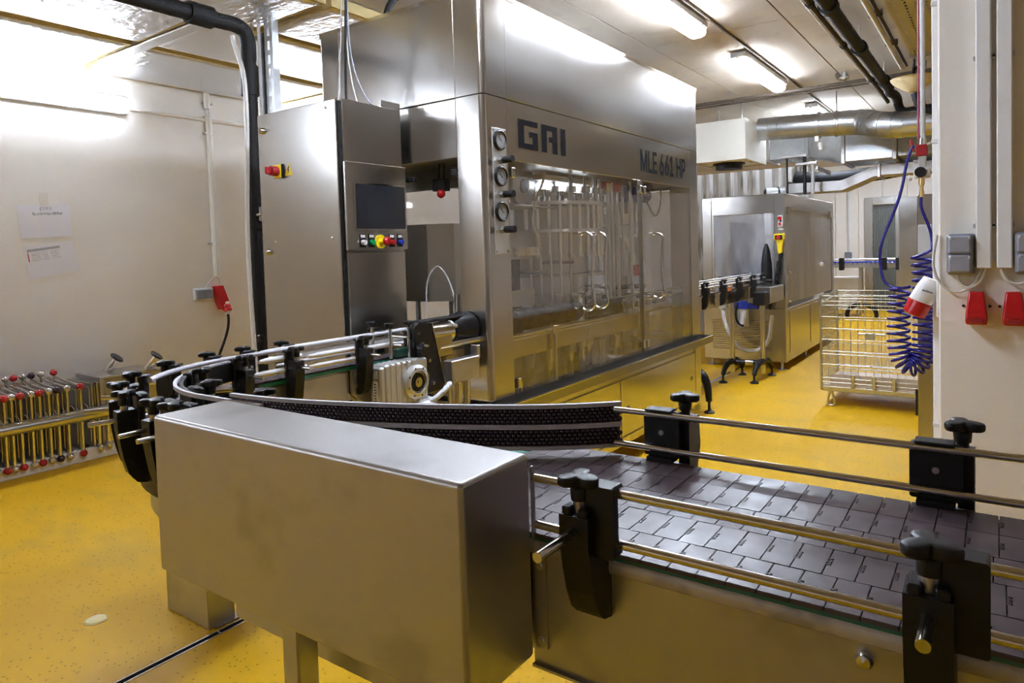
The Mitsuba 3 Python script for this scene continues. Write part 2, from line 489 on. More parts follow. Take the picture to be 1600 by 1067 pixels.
PL = mikit.ply(plate(), 'belt')
ST = mi.ScalarTransform4f
nplates = 0
for k in range(5):
    yc = .869 + k * .083
    off = (.0, .019, .006, .012, .012)[k]
    n0, n1 = (-42, 15) if k == 0 else ((-25, 15) if k < 3 else (-21, 15))
    for i in range(n0, n1):
        x = i * .0381 + off + .008
        share(table, 'belt_plate', PL, ST().translate([x, yc + rng.normal(0, .0002), ZB + rng.normal(0, .00018)]).rotate([0, 1, 0], rng.normal(0, .10)).rotate([1, 0, 0], rng.normal(0, .10)))
        nplates += 1
# rails
ZU, ZL = 1.022, .954
for (y, x0) in ((.808, -.545), (1.237, -.635)):
    for z in (ZU, ZL):
        part(table, 'guide_rail', cyl((x0, y, z), (.86, y, z), .0062, 20), 'steel_shiny', smooth=40, label='round polished steel guide rail')


def star_knob(c, r=.030, h=.026, stem=.016):
    """A three-lobed clamping knob with hollowed flanks and a hub, standing on c."""
    c = np.asarray(c, float)
    t = np.linspace(0, 2 * np.pi, 60, endpoint=False)
    q = .5 + .5 * np.cos(3 * t + .6)
    rr = r * (.44 + .56 * q ** .75)
    ring = np.c_[np.cos(t) * rr, np.sin(t) * rr]
    hubr = r * .42
    hub_ring = np.c_[np.cos(t) * hubr, np.sin(t) * hubr]
    rings = [np.c_[hub_ring * .92, np.zeros(60)] + c, np.c_[hub_ring, np.full(60, h * .75)] + c]
    for z, s, m in ((h * .95, .62, .5), (h + .001, .90, 1), (h + .004, .985, 1), (h + .010, 1.0, 1), (h + .0135, .95, 1), (h + .0150, .80, 1), (h + .0155, .4, 1)):
        rings.append(np.c_[(ring * m + hub_ring * (1 - m)) * s, np.full(60, z)] + c)
    return loft(rings)


def rail_bracket(parent, x, lbl, side=-1, rod=.115):
    """Support arm, cross rod, clamp block and star knob of the guide rails; side -1 near, +1 far."""
    yr = .808 if side < 0 else 1.237
    ya = .834 if side < 0 else 1.238
    s = side
    k = part(parent, 'rail_bracket', prism(sg.Polygon([(ya, .838), (ya + s * .020, .843), (ya + s * .034, .856), (ya + s * .046, .885), (ya + s * .054, .920), (ya + s * .060, .955), (ya + s * .060, .992), (ya + s * .020, .994), (ya + s * .018, .945), (ya + s * .010, .918), (ya, .905)]).buffer(.002).buffer(0), 'x', x - .022, x + .022),
             'black_plastic', smooth=25, label=lbl)
    yk = ya + s * .042
    part(k, 'head', cat(bx(x - .019, x - .006, yk - .018, yk + .018, .990, 1.004, .002), bx(x + .006, x + .019, yk - .018, yk + .018, .990, 1.004, .002), bx(x - .006, x + .006, yk + .012, yk + .018, .990, 1.004)), 'black_plastic')
    part(k, 'collar', cyl((x, yk, .985), (x, yk, 1.013), .0095, 20), 'steel_dull', smooth=40)
    part(k, 'knob', star_knob((x, yk, 1.011), .031, .020), 'black_plastic', smooth=35)
    part(k, 'cross_rod', cyl((x, ya + s * rod, .972), (x, yr + s * .012, .972), .0068, 18), 'steel_shiny', smooth=40, label='chrome cross rod')
    bb = x + .028 if side < 0 else x - .018
    body = prism(rrect(bb - .023, bb + .023, .938, 1.034, .004), 'y', yr + s * .004, yr + s * .020)
    lip = cat(bx(bb - .023, bb + .023, yr - .0085, yr + .0125, 1.0285, 1.034, .002), bx(bb - .022, bb + .022, yr - .0085, yr + .010, .938, .946, .002))
    part(k, 'clamp_block', cat(body, lip), 'black_plastic', smooth=25)
    part(k, 'screw', hexbolt((bb, yr + s * .004, .990), (0, -s, 0), .006, .004), 'steel_dull')
    part(k, 'screw', hexbolt((x, ya + s * .026, .858), (0, s, -.5), .0045, .004), 'steel_shiny')
    return k


rail_bracket(table, -.462, 'black plastic rail bracket beside the steel drive cover', rod=.150)
rail_bracket(table, -.057, 'black plastic rail bracket at the right end of the near rails')


def far_bracket(x, lbl):
    k = part(table, 'rail_bracket', prism(rrect(x - .036, x + .036, .938, 1.026, .004), 'y', 1.2435, 1.262), 'black_plastic', smooth=25, label=lbl)
    part(k, 'lip', bx(x - .028, x + .026, 1.229, 1.262, 1.0285, 1.0325, .001), 'black_plastic')
    part(k, 'lip', bx(x - .026, x + .026, 1.229, 1.262, .930, .939, .001), 'black_plastic')
    part(k, 'screw', hexbolt((x, 1.2435, .985), (0, -1, 0), .0035, .003), 'steel_dull')
    part(k, 'arm', prism([(1.262, 1.012), (1.315, 1.012), (1.322, .95), (1.300, .90), (1.262, .84), (1.240, .84), (1.240, .90), (1.262, .925)], 'x', x + .028, x + .050), 'black_plastic', smooth=25)
    part(k, 'collar', cyl((x + .034, 1.285, 1.008), (x + .034, 1.285, 1.030), .009, 18), 'black_plastic', smooth=40)
    part(k, 'knob', star_knob((x + .034, 1.285, 1.026), .031, .018), 'black_plastic', smooth=35)
    part(k, 'foot', bx(x - .02, x + .050, 1.236, 1.27, .905, .925, .002), 'grey_plastic')


far_bracket(-.538, 'black plastic rail bracket holding the far rails next to the roller guide')
far_bracket(-.080, 'black plastic rail bracket holding the far rails before the cream wall')

# drive cover: folded sheet box with soft bends
X0, X1, Y0, Y1, Z0, Z1 = -1.348, -.566, .667, .826, .742, 1.050


def soft_box(x0, x1, y0, y1, z0, z1, r, n=4):
    M = m3.Manifold.batch_hull([m3.Manifold.sphere(r, 4 * n).translate([x, y, z]) for x in (x0 + r, x1 - r) for y in (y0 + r, y1 - r) for z in (z0 + r, z1 - r)])
    g = M.to_mesh()
    return trimesh.Trimesh(g.vert_properties[:, :3], g.tri_verts, process=False)


cov = part(table, 'drive_cover', soft_box(X0, X1, Y0, Y1, Z0, Z1, .008), 'steel_dull', smooth=30, label='large folded sheet steel box with worn satin faces')
part(cov, 'flange', prism(rrect(.8265, .8335, .886, 1.030, .003), 'x', -.5665, -.5635), 'steel_dull')
part(table, 'angle_bracket', prism(rrect(-.568, -.547, .752, .896, .004), 'y', .8315, .836), 'steel_dull', label='narrow steel angle with two screws')
for z in (.880, .766):
    part(table, 'screw', hexbolt((-.557, .8315, z), (0, -1, 0), .0045, .0035), 'steel_shiny')
for z in (.925, 1.012):
    part(cov, 'screw', hexbolt((-.5635, .829, z), (1, 0, 0), .003, .003), 'steel_dark')
part(cov, 'screw', hexbolt((-1.10, .70, .742), (0, 0, -1), .006, .006), 'steel_dark')
part(table, 'bolt', lathe([(0, 0), (.010, 0), (.010, .006), (.007, .010), (0, .0115)], (-.123, .836, .879), (0, -1, 0), 20), 'steel_shiny', smooth=35)
part(table, 'leg', cat(bx(-1.155, -1.105, .80, .85, 0, .742, .004), bx(-1.19, -1.07, .765, .885, 0, .012, .003)), 'steel_dull')
part(table, 'leg', cat(bx(.40, .45, .90, .95, 0, .74, .004), bx(.365, .485, .865, .985, 0, .012, .003)), 'steel_dull')
part(table, 'leg', cat(bx(.40, .45, 1.14, 1.19, 0, .74, .004), bx(.365, .485, 1.105, 1.225, 0, .012, .003)), 'steel_dull')
part(table, 'leg', cat(bx(-1.155, -1.105, 1.10, 1.15, 0, .742, .004), bx(-1.19, -1.07, 1.065, 1.185, 0, .012, .003)), 'steel_dull')

# slanting roller guide: two bands of small dark balls between grey edge strips
gp = spline([(-.626, 1.250), (-.70, 1.185), (-.80, 1.120), (-.93, 1.056), (-1.06, 1.002), (-1.20, .955), (-1.34, .922), (-1.47, .908)], 90)
guide = part(table, 'roller_guide', cat(sweep(gp, -.010, .001, 1.028, 1.036), sweep(gp, -.010, .001, .9855, .9955), sweep(gp, -.010, .001, .9435, .951)), 'grey_rail', label='slanting guide with grey strips and dark roller balls')
part(guide, 'backing', sweep(gp, -.012, -.010, .9435, 1.036), 'black_plastic')
seg = np.r_[0, np.cumsum(np.linalg.norm(np.diff(gp, axis=0), axis=1))]
bead0 = trimesh.creation.icosphere(subdivisions=2, radius=.0054)
bv, bf = np.array(bead0.vertices), np.array(bead0.faces)
cs = []
for band in ((.9955, 1.028), (.951, .9855)):
    rows = np.linspace(band[0] + .0056, band[1] - .0056, 4 if band[0] > .99 else 4)
    for ri, z in enumerate(rows):
        for u in np.arange(.006 + (.0052 if ri % 2 else 0), seg[-1] - .004, .0104):
            q = np.array([np.interp(u, seg, gp[:, 0]), np.interp(u, seg, gp[:, 1])])
            cs.append([q[0], q[1] + .0045, z])
cs = np.array(cs)
V = (cs[:, None, :] + bv[None]).reshape(-1, 3)
Fc = (np.arange(len(cs))[:, None, None] * len(bv) + bf[None]).reshape(-1, 3)
part(guide, 'roller_balls', trimesh.Trimesh(V, Fc, process=False), 'bead', smooth=True, kind='stuff', label='rows of small glossy dark purple roller balls')

# ------------------------------------------------------------------ filling machine
MX0, MX1, MY0, MY1 = -3.034, -1.912, 2.50, 5.236
SEAM, BAND, TOP, SILL = 2.073, 1.785, 2.548, .655
mach = thing('filling_machine', 'tall brushed steel bottle filling machine with glass doors and black lettering on its hood', 'machine')
base = part(mach, 'base', cat(bx(MX0 + .02, MX1 - .012, MY0 + .02, MY1 - .012, .10, .60, .004)), 'steel')
for (a, b) in ((2.52, 3.812), (3.824, 5.10)):
    part(base, 'access_panel', bx(MX1 - .012, MX1, a, b, .165, .52, .003), 'steel')
part(base, 'access_panel', bx(MX1 - .012, MX1, 5.112, MY1 - .012, .12, .58, .003), 'steel')
part(base, 'access_panel', bx(MX1 - .012, MX1 - .002, 2.52, 5.10, .115, .158, .002), 'steel')
for y in (3.92, 5.02):
    part(base, 'latch', lathe([(0, 0), (.016, 0), (.016, .004), (.010, .010), (0, .011)], (MX1, y, .33), (1, 0, 0), 18), 'steel_dark', smooth=35)
for (x, y) in ((-2.95, 2.6), (-1.99, 2.6), (-2.95, 5.14), (-1.99, 5.14)):
    part(mach, 'foot', cat(cyl((x, y, .0), (x, y, .018), .05, 20), cyl((x, y, .018), (x, y, .10), .016, 14)), 'steel_dull', smooth=40)
# gutter all round: floor, outer wall and rolled lip
g0, g1 = .075, .0


def ring_rect(o, i):
    return sg.box(MX0 - o, MY0 - o * .7, MX1 + o, MY1 + o * .7).difference(sg.box(-4, 2, -2.38, 2.499)).difference(sg.box(MX0 - i, MY0 - i * .7, MX1 + i, MY1 + i * .7))


gut = part(mach, 'drip_gutter', cat(prism(ring_rect(.078, -.03), 'z', .585, .592), prism(ring_rect(.081, .074), 'z', .585, .632)), 'steel_dark', label='dark drip gutter running round the base')
part(gut, 'rim', prism(ring_rect(.084, .072), 'z', .632, .638), 'steel_shiny')
part(gut, 'rim', prism(ring_rect(.004, -.006), 'z', .592, .655), 'steel_shiny')


def corner_post(x, y, sx, sy, z0, z1, wx=.162, wy=.182, r=.030):
    """L-shaped corner post, outer corner rounded at (x, y); sx, sy point outwards."""
    a = sg.box(min(x, x - sx * wx), min(y, y - sy * wy), max(x, x - sx * wx), max(y, y - sy * wy))
    rr = a.buffer(-r).buffer(r, quad_segs=8)
    keep = a.difference(sg.box(min(x, x - sx * r), min(y, y - sy * r), max(x, x - sx * r), max(y, y - sy * r)))
    return prism(keep.union(rr).buffer(0), 'z', z0, z1)


for (x, y, sx, sy) in ((MX1, MY0, 1, -1), (MX0, MY0, -1, -1), (MX1, MY1, 1, 1), (MX0, MY1, -1, 1)):
    k = part(mach, 'corner_post', corner_post(x, y, sx, sy, .60, SEAM - .002), 'steel', smooth=25)
    part(k, 'upper_cover', corner_post(x, y, sx, sy, SEAM + .002, TOP), 'steel', smooth=25)
# hood panels (front, left, back, right), lower band and upper panel with an open joint
for (a0, a1, b0, b1, nm) in ((MX1 - .02, MX1 - .001, MY0 + .1845, MY1 - .1605, 'front'), (MX0 + .001, MX0 + .02, MY0 + .1845, MY1 - .1605, 'rear')):
    part(mach, 'sign_band' if nm == 'front' else 'lower_band', bx(a0, a1, b0, b1, BAND, SEAM - .002, .002), 'steel')
    part(mach, 'upper_panel', bx(a0, a1, b0, b1, SEAM + .002, TOP, .002), 'steel')
for (y0, y1) in ((MY0 + .001, MY0 + .02), (MY1 - .02, MY1 - .001)):
    part(mach, 'lower_band', bx(MX0 + .150, MX1 - .1645, y0, y1, BAND + .012, SEAM - .002, .002), 'steel')
    part(mach, 'upper_panel', bx(MX0 + .150, MX1 - .1645, y0, y1, SEAM + .002, TOP, .002), 'steel')
part(mach, 'roof', bx(MX0 + .004, MX1 - .004, MY0 + .004, MY1 - .004, TOP - .012, TOP + .004, .003), 'steel')
part(mach, 'roof_lip', cat(bx(MX0 + .012, MX1 - .006, MY0 - .002, MY0 + .003, TOP - .005, TOP + .014), bx(MX1 - .003, MX1 + .002, MY0 + .012, MY1 - .012, TOP - .005, TOP + .014)), 'steel_shiny')
part(mach, 'inner_ceiling', bx(MX0 + .03, MX1 - .03, MY0 + .03, MY1 - .03, BAND + .03, BAND + .045), 'steel_dark')
# lettering
ink = 'letter_black'
scene[ink] = {'type': 'twosided', 'bsdf': {'type': 'diffuse', 'reflectance': {'type': 'rgb', 'value': [.018, .018, .020]}}}


def block_letters(y, z0, h, word):
    """Square-cut capital letters of uniform stroke on the front plane."""
    s = h / 5.0
    polys = {'G': (4.0, [(0, 0), (4, 0), (4, 3.1), (2.2, 3.1), (2.2, 2.2), (2.95, 2.2), (2.95, .95), (1.15, .95), (1.15, 4.05), (4, 4.05), (4, 5), (0, 5)]),
             'A': (3.5, [(0, 0), (1.1, 0), (1.1, 4.05), (2.4, 4.05), (2.4, 2.95), (1.65, 2.95), (1.65, 2.05), (2.4, 2.05), (2.4, 0), (3.5, 0), (3.5, 5), (0, 5)]),
             'I': (1.1, [(0, 0), (1.1, 0), (1.1, 5), (0, 5)])}
    ms, adv = [], 0
    for ch in word:
        w, p = polys[ch]
        ms.append(prism([(y + (adv + q[0]) * s, z0 + q[1] * s) for q in p], 'x', MX1 - .001, MX1 + .0012)); adv += w + .85
    return cat(*ms)


wm = block_letters(2.775, 1.853, .142, 'GAI')
v = np.array(wm.vertices); v[:, 1] = 2.775 + (v[:, 1] - 2.775) * (.449 / (v[:, 1].max() - 2.775)); wm = trimesh.Trimesh(v, wm.faces, process=False)
part(mach, 'lettering', wm, ink, label='large black block lettering on the front band')
w2 = lettering('MLE 661 HP', .138, .0012, (MX1 - .0002, 4.168, 1.850), (0, 1, 0), (0, 0, 1), bold=True)
v = np.array(w2.vertices); v[:, 1] = 4.168 + (v[:, 1] - 4.168) * (.80 / (v[:, 1].max() - 4.168)); w2 = trimesh.Trimesh(v, w2.faces, process=False)
part(mach, 'lettering', w2, ink, label='black narrow lettering at the far end of the band')
# glass doors
for i, (a, b) in enumerate(((2.690, 3.456), (3.462, 4.180), (4.205, 5.072))):
    d = part(mach, 'glass_door', bx(MX1 - .012, MX1 - .006, a, b, SILL + .004, BAND + .015), 'pane', label='clear safety glass door')
    for yy in ((3.385,) if i == 0 else (3.545,) if i == 1 else (4.372,)):
        part(d, 'handle', tube(spline([(MX1 - .01, yy, 1.43), (MX1 + .05, yy, 1.43), (MX1 + .062, yy, 1.418), (MX1 + .064, yy, 1.38), (MX1 + .064, yy, 1.06), (MX1 + .062, yy, 1.022), (MX1 + .05, yy, 1.010), (MX1 - .01, yy, 1.010)], 40), .0075, 10), 'steel_shiny', smooth=40)
    for yy in ((a + .02,) if i != 1 else (b - .02,)):
        for z in (SILL + .05, BAND - .06):
            part(d, 'hinge', cat(bx(MX1 - .014, MX1 + .014, yy - .016, yy + .016, z - .025, z + .025, .004)), 'steel_shiny')
part(mach, 'mullion', bx(MX1 - .03, MX1 - .002, 4.183, 4.202, SILL, BAND), 'steel')
part(mach, 'side_pane', bx(MX0 + .16, MX1 - .17, MY1 - .014, MY1 - .008, SILL, BAND), 'hazy_pane')
part(mach, 'rear_pane', bx(MX0 + .006, MX0 + .012, MY0 + .19, MY1 - .17, SILL, BAND), 'pane')
# gauge plate on the corner post
gpl = part(mach, 'gauge_plate', bx(MX1, MX1 + .004, 2.556, 2.664, 1.337, 1.926, .002), 'cast_alu', label='narrow plate with three pressure gauges')
for z in (1.868, 1.700, 1.535):
    gk = part(gpl, 'gauge', lathe([(0, 0), (.047, 0), (.047, .012), (.042, .016), (.038, .010), (0, .010)], (MX1 + .004, 2.607, z), (1, 0, 0), 32), 'black_plastic', smooth=35)
    part(gk, 'dial', cyl((MX1 + .0135, 2.607, z), (MX1 + .0145, 2.607, z), .037, 32), 'dial_grey')
    part(gk, 'needle', rot(bx(MX1 + .0146, MX1 + .0154, 2.604, 2.610, z - .008, z + .028), 40, (1, 0, 0), (MX1, 2.607, z)), 'ink')
for z in (1.775, 1.615, 1.450):
    kk = part(gpl, 'regulator_knob', cat(cyl((MX1 + .004, 2.607, z), (MX1 + .05, 2.607, z), .012, 16), cyl((MX1 + .034, 2.607, z), (MX1 + .082, 2.607, z), .0165, 18)), 'black_plastic', smooth=40)
    part(kk, 'nut', cyl((MX1 + .008, 2.607, z), (MX1 + .028, 2.607, z), .019, 6), 'steel_dark')
for (y, z) in ((2.565, 1.348), (2.655, 1.348), (2.565, 1.915), (2.655, 1.915)):
    part(gpl, 'screw', hexbolt((MX1 + .004, y, z), (1, 0, 0), .004, .003), 'steel_dark')
# interior: deck with front skirt, scroll, carousel, rinser, capper
deck = part(mach, 'deck', cat(bx(MX0 + .05, MX1 - .10, 2.56, 5.16, .885, .905, .002)), 'steel')
part(deck, 'skirt', bx(MX1 - .050, MX1 - .042, 2.56, 4.17, .815, .905), 'steel')
part(deck, 'rail', cyl((MX1 - .045, 2.56, .925), (MX1 - .045, 3.98, .925), .010, 16), 'steel_shiny', smooth=40)
part(deck, 'rail', cyl((MX1 - .045, 2.56, .910), (MX1 - .045, 3.98, .910), .008, 16), 'steel_shiny', smooth=40)
part(deck, 'rail_clamp', bx(MX1 - .060, MX1 - .028, 3.10, 3.15, .895, .942, .003), 'steel_shiny')
part(deck, 'rail_end', tube(spline([(MX1 - .045, 3.98, .925), (MX1 - .05, 3.99, .96), (MX1 - .09, 3.95, 1.035), (MX1 - .10, 3.90, 1.035), (MX1 - .08, 3.88, .97)], 30), .005, 8), 'steel_shiny', smooth=40)
part(mach, 'support_rod', cyl((MX1 - .02, 3.095, .60), (MX1 - .02, 3.095, .90), .011, 14), 'steel_shiny', smooth=40)
part(mach, 'support_rod', cyl((MX1 - .02, 2.76, .60), (MX1 - .02, 2.76, .700), .011, 14), 'steel_shiny', smooth=40)
# scroll: grooved black infeed screw
ys = np.linspace(2.30, 3.52, 200)
rr = .050 + .010 * np.abs(np.sin((ys - 2.3) * math.pi / .095)) ** .5
part(mach, 'infeed_scroll', lathe([(0, 0)] + [(r, y - 2.30) for r, y in zip(rr, ys)] + [(0, 1.22)], (-2.05, 2.30, .985), (0, 1, 0), 28), 'black_plastic', smooth=True, label='black grooved infeed scroll')
part(mach, 'scroll_cover', lathe([(0, 0), (.030, .002), (.050, .018), (.064, .045), (.074, .080), (.078, .110), (.078, .165), (.070, .17), (0, .17)], (-2.045, 2.325, .995), (0, 1, 0), 32), 'black_plastic', smooth=35, label='black bell-shaped scroll cover')
part(mach, 'scroll_guard', bx(-2.06, -2.00, 2.13, 2.42, 1.050, 1.062, .003), 'black_plastic')
part(mach, 'scroll_guide', bx(-1.985, -1.975, 3.52, 4.0, .93, 1.03, .002), 'black_plastic')
# carousel
CC = np.array([-2.50, 3.86]); CR = .40
car = part(mach, 'filling_carousel', cat(cyl((CC[0], CC[1], .905), (CC[0], CC[1], 1.18), .24, 40), cyl((CC[0], CC[1], 1.18), (CC[0], CC[1], 1.31), .31, 40), cyl((CC[0], CC[1], 1.31), (CC[0], CC[1], 1.62), .33, 48)), mat('satin_light', base_color=(.62, .61, .59), metallic=.7, roughness=.38), smooth=40, label='round steel filling carousel')


def annulus(r0, r1, z0, z1, n=48):
    return lathe([(r0, z0), (r1, z0), (r1, z1), (r0, z1), (r0, z0)], (CC[0], CC[1], 0), (0, 0, 1), n)


part(car, 'valve_ring', annulus(.33, CR + .045, 1.625, 1.645), 'steel_shiny', smooth=30)
part(car, 'valve_ring', annulus(.37, CR + .035, 1.455, 1.475), 'steel_shiny', smooth=30)
part(car, 'valve_ring', annulus(.30, CR + .02, 1.18, 1.195), 'steel_dull', smooth=30)
VT = mikit.ply(cat(cyl((0, 0, 1.31), (0, 0, 1.64), .0135, 12), cyl((0, 0, 1.30), (0, 0, 1.318), .019, 12)), mat('bright_tube', base_color=(.80, .80, .79), metallic=.6, roughness=.25), smooth=40)
VH = mikit.ply(cat(cyl((0, 0, 1.645), (0, 0, 1.70), .020, 12), cyl((0, 0, 1.70), (0, 0, 1.735), .034, 14), cyl((0, 0, 1.735), (0, 0, 1.80), .014, 10)), 'steel_dark', smooth=40)
VB = mikit.ply(cat(cyl((0, 0, .905), (0, 0, 1.06), .012, 10), cyl((0, 0, 1.06), (0, 0, 1.075), .040, 16)), 'steel_shiny', smooth=40)
for i in range(36):
    a = 2 * math.pi * i / 36
    share(car, 'valve_tube', VT, ST().translate([CC[0] + CR * math.cos(a), CC[1] + CR * math.sin(a), 0]))
for i in range(22):
    a = 2 * math.pi * (i + .25) / 22
    share(car, 'valve_head', VH, ST().translate([CC[0] + CR * math.cos(a), CC[1] + CR * math.sin(a), 0]))
    share(car, 'bottle_lift', VB, ST().translate([CC[0] + CR * .95 * math.cos(a), CC[1] + CR * .95 * math.sin(a), 0]))
part(car, 'red_label', bx(-2.18, -2.175, 4.05, 4.42, 1.74, 1.80), 'red_dark')
part(car, 'label_plate', bx(-2.174, -2.172, 4.19, 4.28, 1.735, 1.79), 'white_plastic')
# rinser head on the left of the carousel
rin = part(mach, 'rinser', cyl((-2.36, 3.25, .905), (-2.36, 3.25, 1.30), .085, 28), 'black_plastic', smooth=40, label='dark rinser column')
part(rin, 'head', cat(cyl((-2.36, 3.25, 1.30), (-2.36, 3.25, 1.38), .165, 36), lathe([(.16, 0), (.155, .05), (.12, .095), (.05, .115), (0, .118)], (-2.36, 3.25, 1.38), (0, 0, 1), 36)), 'steel_dull', smooth=40)
for i in range(14):
    a = 2 * math.pi * i / 14
    part(rin, 'gripper', rot(bx(-2.36 + .145, -2.36 + .195, 3.25 - .027, 3.25 + .027, 1.318, 1.368, .005), math.degrees(a), (0, 0, 1), (-2.36, 3.25, 0)), 'white_plastic')
for i in range(5):
    part(rin, 'post', cyl((-2.30 + .04 * i, 3.43 + .05 * i, .905), (-2.30 + .04 * i, 3.43 + .05 * i, 1.32), .008, 10), 'steel_shiny', smooth=40)
part(rin, 'guard', bx(-2.17, -2.165, 3.04, 3.26, 1.04, 1.13), 'dirty_white')
part(mach, 'drive_motor', lathe([(0, 0), (.105, 0), (.115, .01), (.115, .05), (.05, .056), (.045, .05), (0, .05)], (-2.33, 3.35, 1.735), (1, 0, -.1), 32), 'steel_dark', smooth=30)
part(mach, 'shelf', bx(-2.44, -2.22, 3.16, 3.62, 1.600, 1.612, .002), 'steel_dull')
part(mach, 'shelf_wall', bx(-2.42, -2.41, 3.43, 3.62, 1.20, 1.60), 'steel_dull')
part(mach, 'hose', tube(spline([(-2.1, 3.30, 1.79), (-2.12, 3.27, 1.68), (-2.15, 3.24, 1.55), (-2.15, 3.28, 1.42), (-2.16, 3.33, 1.33)], 30), .007, 8), 'light_grey', smooth=40)
# capper at the far end
cap = part(mach, 'capper', cat(cyl((-2.40, 4.72, .905), (-2.40, 4.72, 1.25), .10, 28), cyl((-2.40, 4.72, 1.25), (-2.40, 4.72, 1.80), .045, 20)), 'steel_dull', smooth=40)
part(cap, 'turret', cat(cyl((-2.40, 4.72, 1.52), (-2.40, 4.72, 1.60), .15, 32), cyl((-2.40, 4.72, 1.30), (-2.40, 4.72, 1.33), .15, 32)), 'steel', smooth=40)
for i in range(8):
    a = 2 * math.pi * i / 8 + .2
    x, y = -2.40 + .15 * math.cos(a), 4.72 + .15 * math.sin(a)
    part(cap, 'spindle', cat(cyl((x, y, 1.14), (x, y, 1.80), .012, 10), cyl((x, y, 1.14), (x, y, 1.30), .022, 12)), 'steel_shiny', smooth=40)
part(cap, 'cap_chute', tube(spline([(-2.16, 4.42, 1.50), (-2.12, 4.36, 1.42), (-2.13, 4.44, 1.34), (-2.16, 4.56, 1.27), (-2.18, 4.57, 1.20)], 30), .010, 8), 'white_plastic', smooth=40)
part(cap, 'red_head', cat(cyl((-2.16, 4.62, 1.14), (-2.16, 4.62, 1.22), .030, 18)), 'red_plastic', smooth=40)
part(cap, 'star_wheel', cat(cyl((-2.36, 4.62, .98), (-2.36, 4.62, .995), .24, 18), cyl((-2.36, 4.62, 1.05), (-2.36, 4.62, 1.065), .24, 18)), 'black_plastic', smooth=40)
part(cap, 'sorting_bowl', lathe([(.05, 0), (.17, .03), (.20, .11), (.195, .11), (.16, .035), (.05, .01)], (-2.62, 4.6, 1.40), (0, 0, 1), 30), 'steel_shiny', smooth=40)
for (x, y) in ((-2.18, 4.28), (-2.24, 4.34), (-2.2, 4.40), (-2.62, 4.32), (-2.3, 4.98), (-2.05, 4.30), (-2.5, 5.0)):
    part(cap, 'tie_rod', cyl((x, y, .905), (x, y, 1.80), .012, 10), 'steel_shiny', smooth=40)
part(mach, 'blue_motor', cat(cyl((-2.30, 4.75, 1.755), (-2.30, 5.10, 1.755), .055, 20), cyl((-2.30, 4.70, 1.755), (-2.30, 4.75, 1.755), .066, 20)), 'blue_plastic', smooth=40)
part(mach, 'cable', tube(spline([(-2.15, 4.75, 1.72), (-2.14, 4.83, 1.63), (-2.14, 4.93, 1.585), (-2.14, 5.0, 1.64), (-2.14, 5.03, 1.78)], 30), .006, 8), 'black_rubber', smooth=40)
part(mach, 'star_guide', cat(*[bx(-2.10 - .02 * (i % 3), -2.06, 4.25 + i * .08, 4.30 + i * .08, .93 + .02 * (i % 2), .985 + .02 * (i % 2), .004) for i in range(10)]), 'steel_dull')
part(mach, 'guide_bar', cat(cyl((-1.99, 3.6, 1.03), (-1.99, 5.1, 1.03), .006, 10), cyl((-1.99, 4.2, .99), (-1.99, 5.1, .99), .006, 10)), 'steel_shiny', smooth=40)
wl = part(mach, 'work_lamp', bx(-2.26, -2.20, 3.42, 4.02, 1.765, 1.80, .004), 'light_grey', label='white light bar under the hood')
part(wl, 'tube', cyl((-2.23, 3.44, 1.735), (-2.23, 4.0, 1.735), .022, 14), 'diffuser', smooth=40, emitter={'type': 'area', 'radiance': {'type': 'rgb', 'value': [1.6, 1.75, 1.95]}})
# lifts and drive shafts under the deck
part(mach, 'inner_panel', bx(-2.30, -2.29, 2.56, 5.1, .60, .885), 'white_plastic')
for i in range(13):
    y = 2.78 + i * .105 + .02 * math.sin(i * 2.1); x = -2.06 - .05 * ((i * 7) % 4)
    k = part(mach, 'lift_column', cyl((x, y, .60), (x, y, .885), (.013, .030, .020)[i % 3], 16), 'steel_shiny', smooth=40)
    part(k, 'collar', cyl((x, y, .70 + .03 * (i % 3)), (x, y, .775 + .03 * (i % 3)), (.032, .045, .036)[i % 3], 18), 'light_grey' if i % 2 else 'steel_shiny', smooth=40)
part(mach, 'lift_column', cyl((-2.18, 3.95, .60), (-2.18, 3.95, .885), .085, 28), 'white_plastic', smooth=40)
for (x, y) in ((-2.15, 4.33), (-2.05, 4.45), (-2.12, 4.55), (-2.2, 4.62)):
    part(mach, 'lift_column', cat(cyl((x, y, .60), (x, y, .885), .014, 12), cyl((x, y, .64), (x, y, .70), .03, 12)), 'steel_shiny', smooth=40)
# left opening: grey bar, sensors, latch handles and an inner box
part(mach, 'cross_bar', bx(-2.88, -2.05, 2.86, 2.875, 1.70, 1.87), 'steel_dark')
ib = part(mach, 'inner_housing', prism([(-2.66, 2.72), (-2.485, 2.72), (-2.365, 2.80), (-2.365, 2.98), (-2.66, 2.98)], 'z', 1.09, 1.505), 'steel')
for (x, z) in ((-2.645, 1.49), (-2.50, 1.49), (-2.645, 1.22), (-2.645, 1.10)):
    part(ib, 'screw', hexbolt((x, 2.72, z), (0, -1, 0), .005, .004), 'steel_dark')
for (x0) in (-2.70, -2.45, -2.40):
    part(mach, 'housing_leg', bx(x0, x0 + .02, 2.84, 2.86, .905, 1.09), 'steel_dull')
part(mach, 'small_valve_box', cat(bx(-2.39, -2.18, 2.80, 2.86, .93, 1.075, .003)), 'dirty_white')
part(mach, 'cable_loop', tube(spline([(-2.47, 2.66, .93), (-2.45, 2.66, 1.10), (-2.40, 2.66, 1.26), (-2.36, 2.66, 1.28), (-2.32, 2.66, 1.25), (-2.25, 2.66, 1.08), (-2.23, 2.66, .93)], 40), .0045, 8), 'light_grey', smooth=40)
sn = part(mach, 'sensor', bx(-2.33, -2.25, 2.60, 2.65, 1.66, 1.72, .004), 'black_plastic')
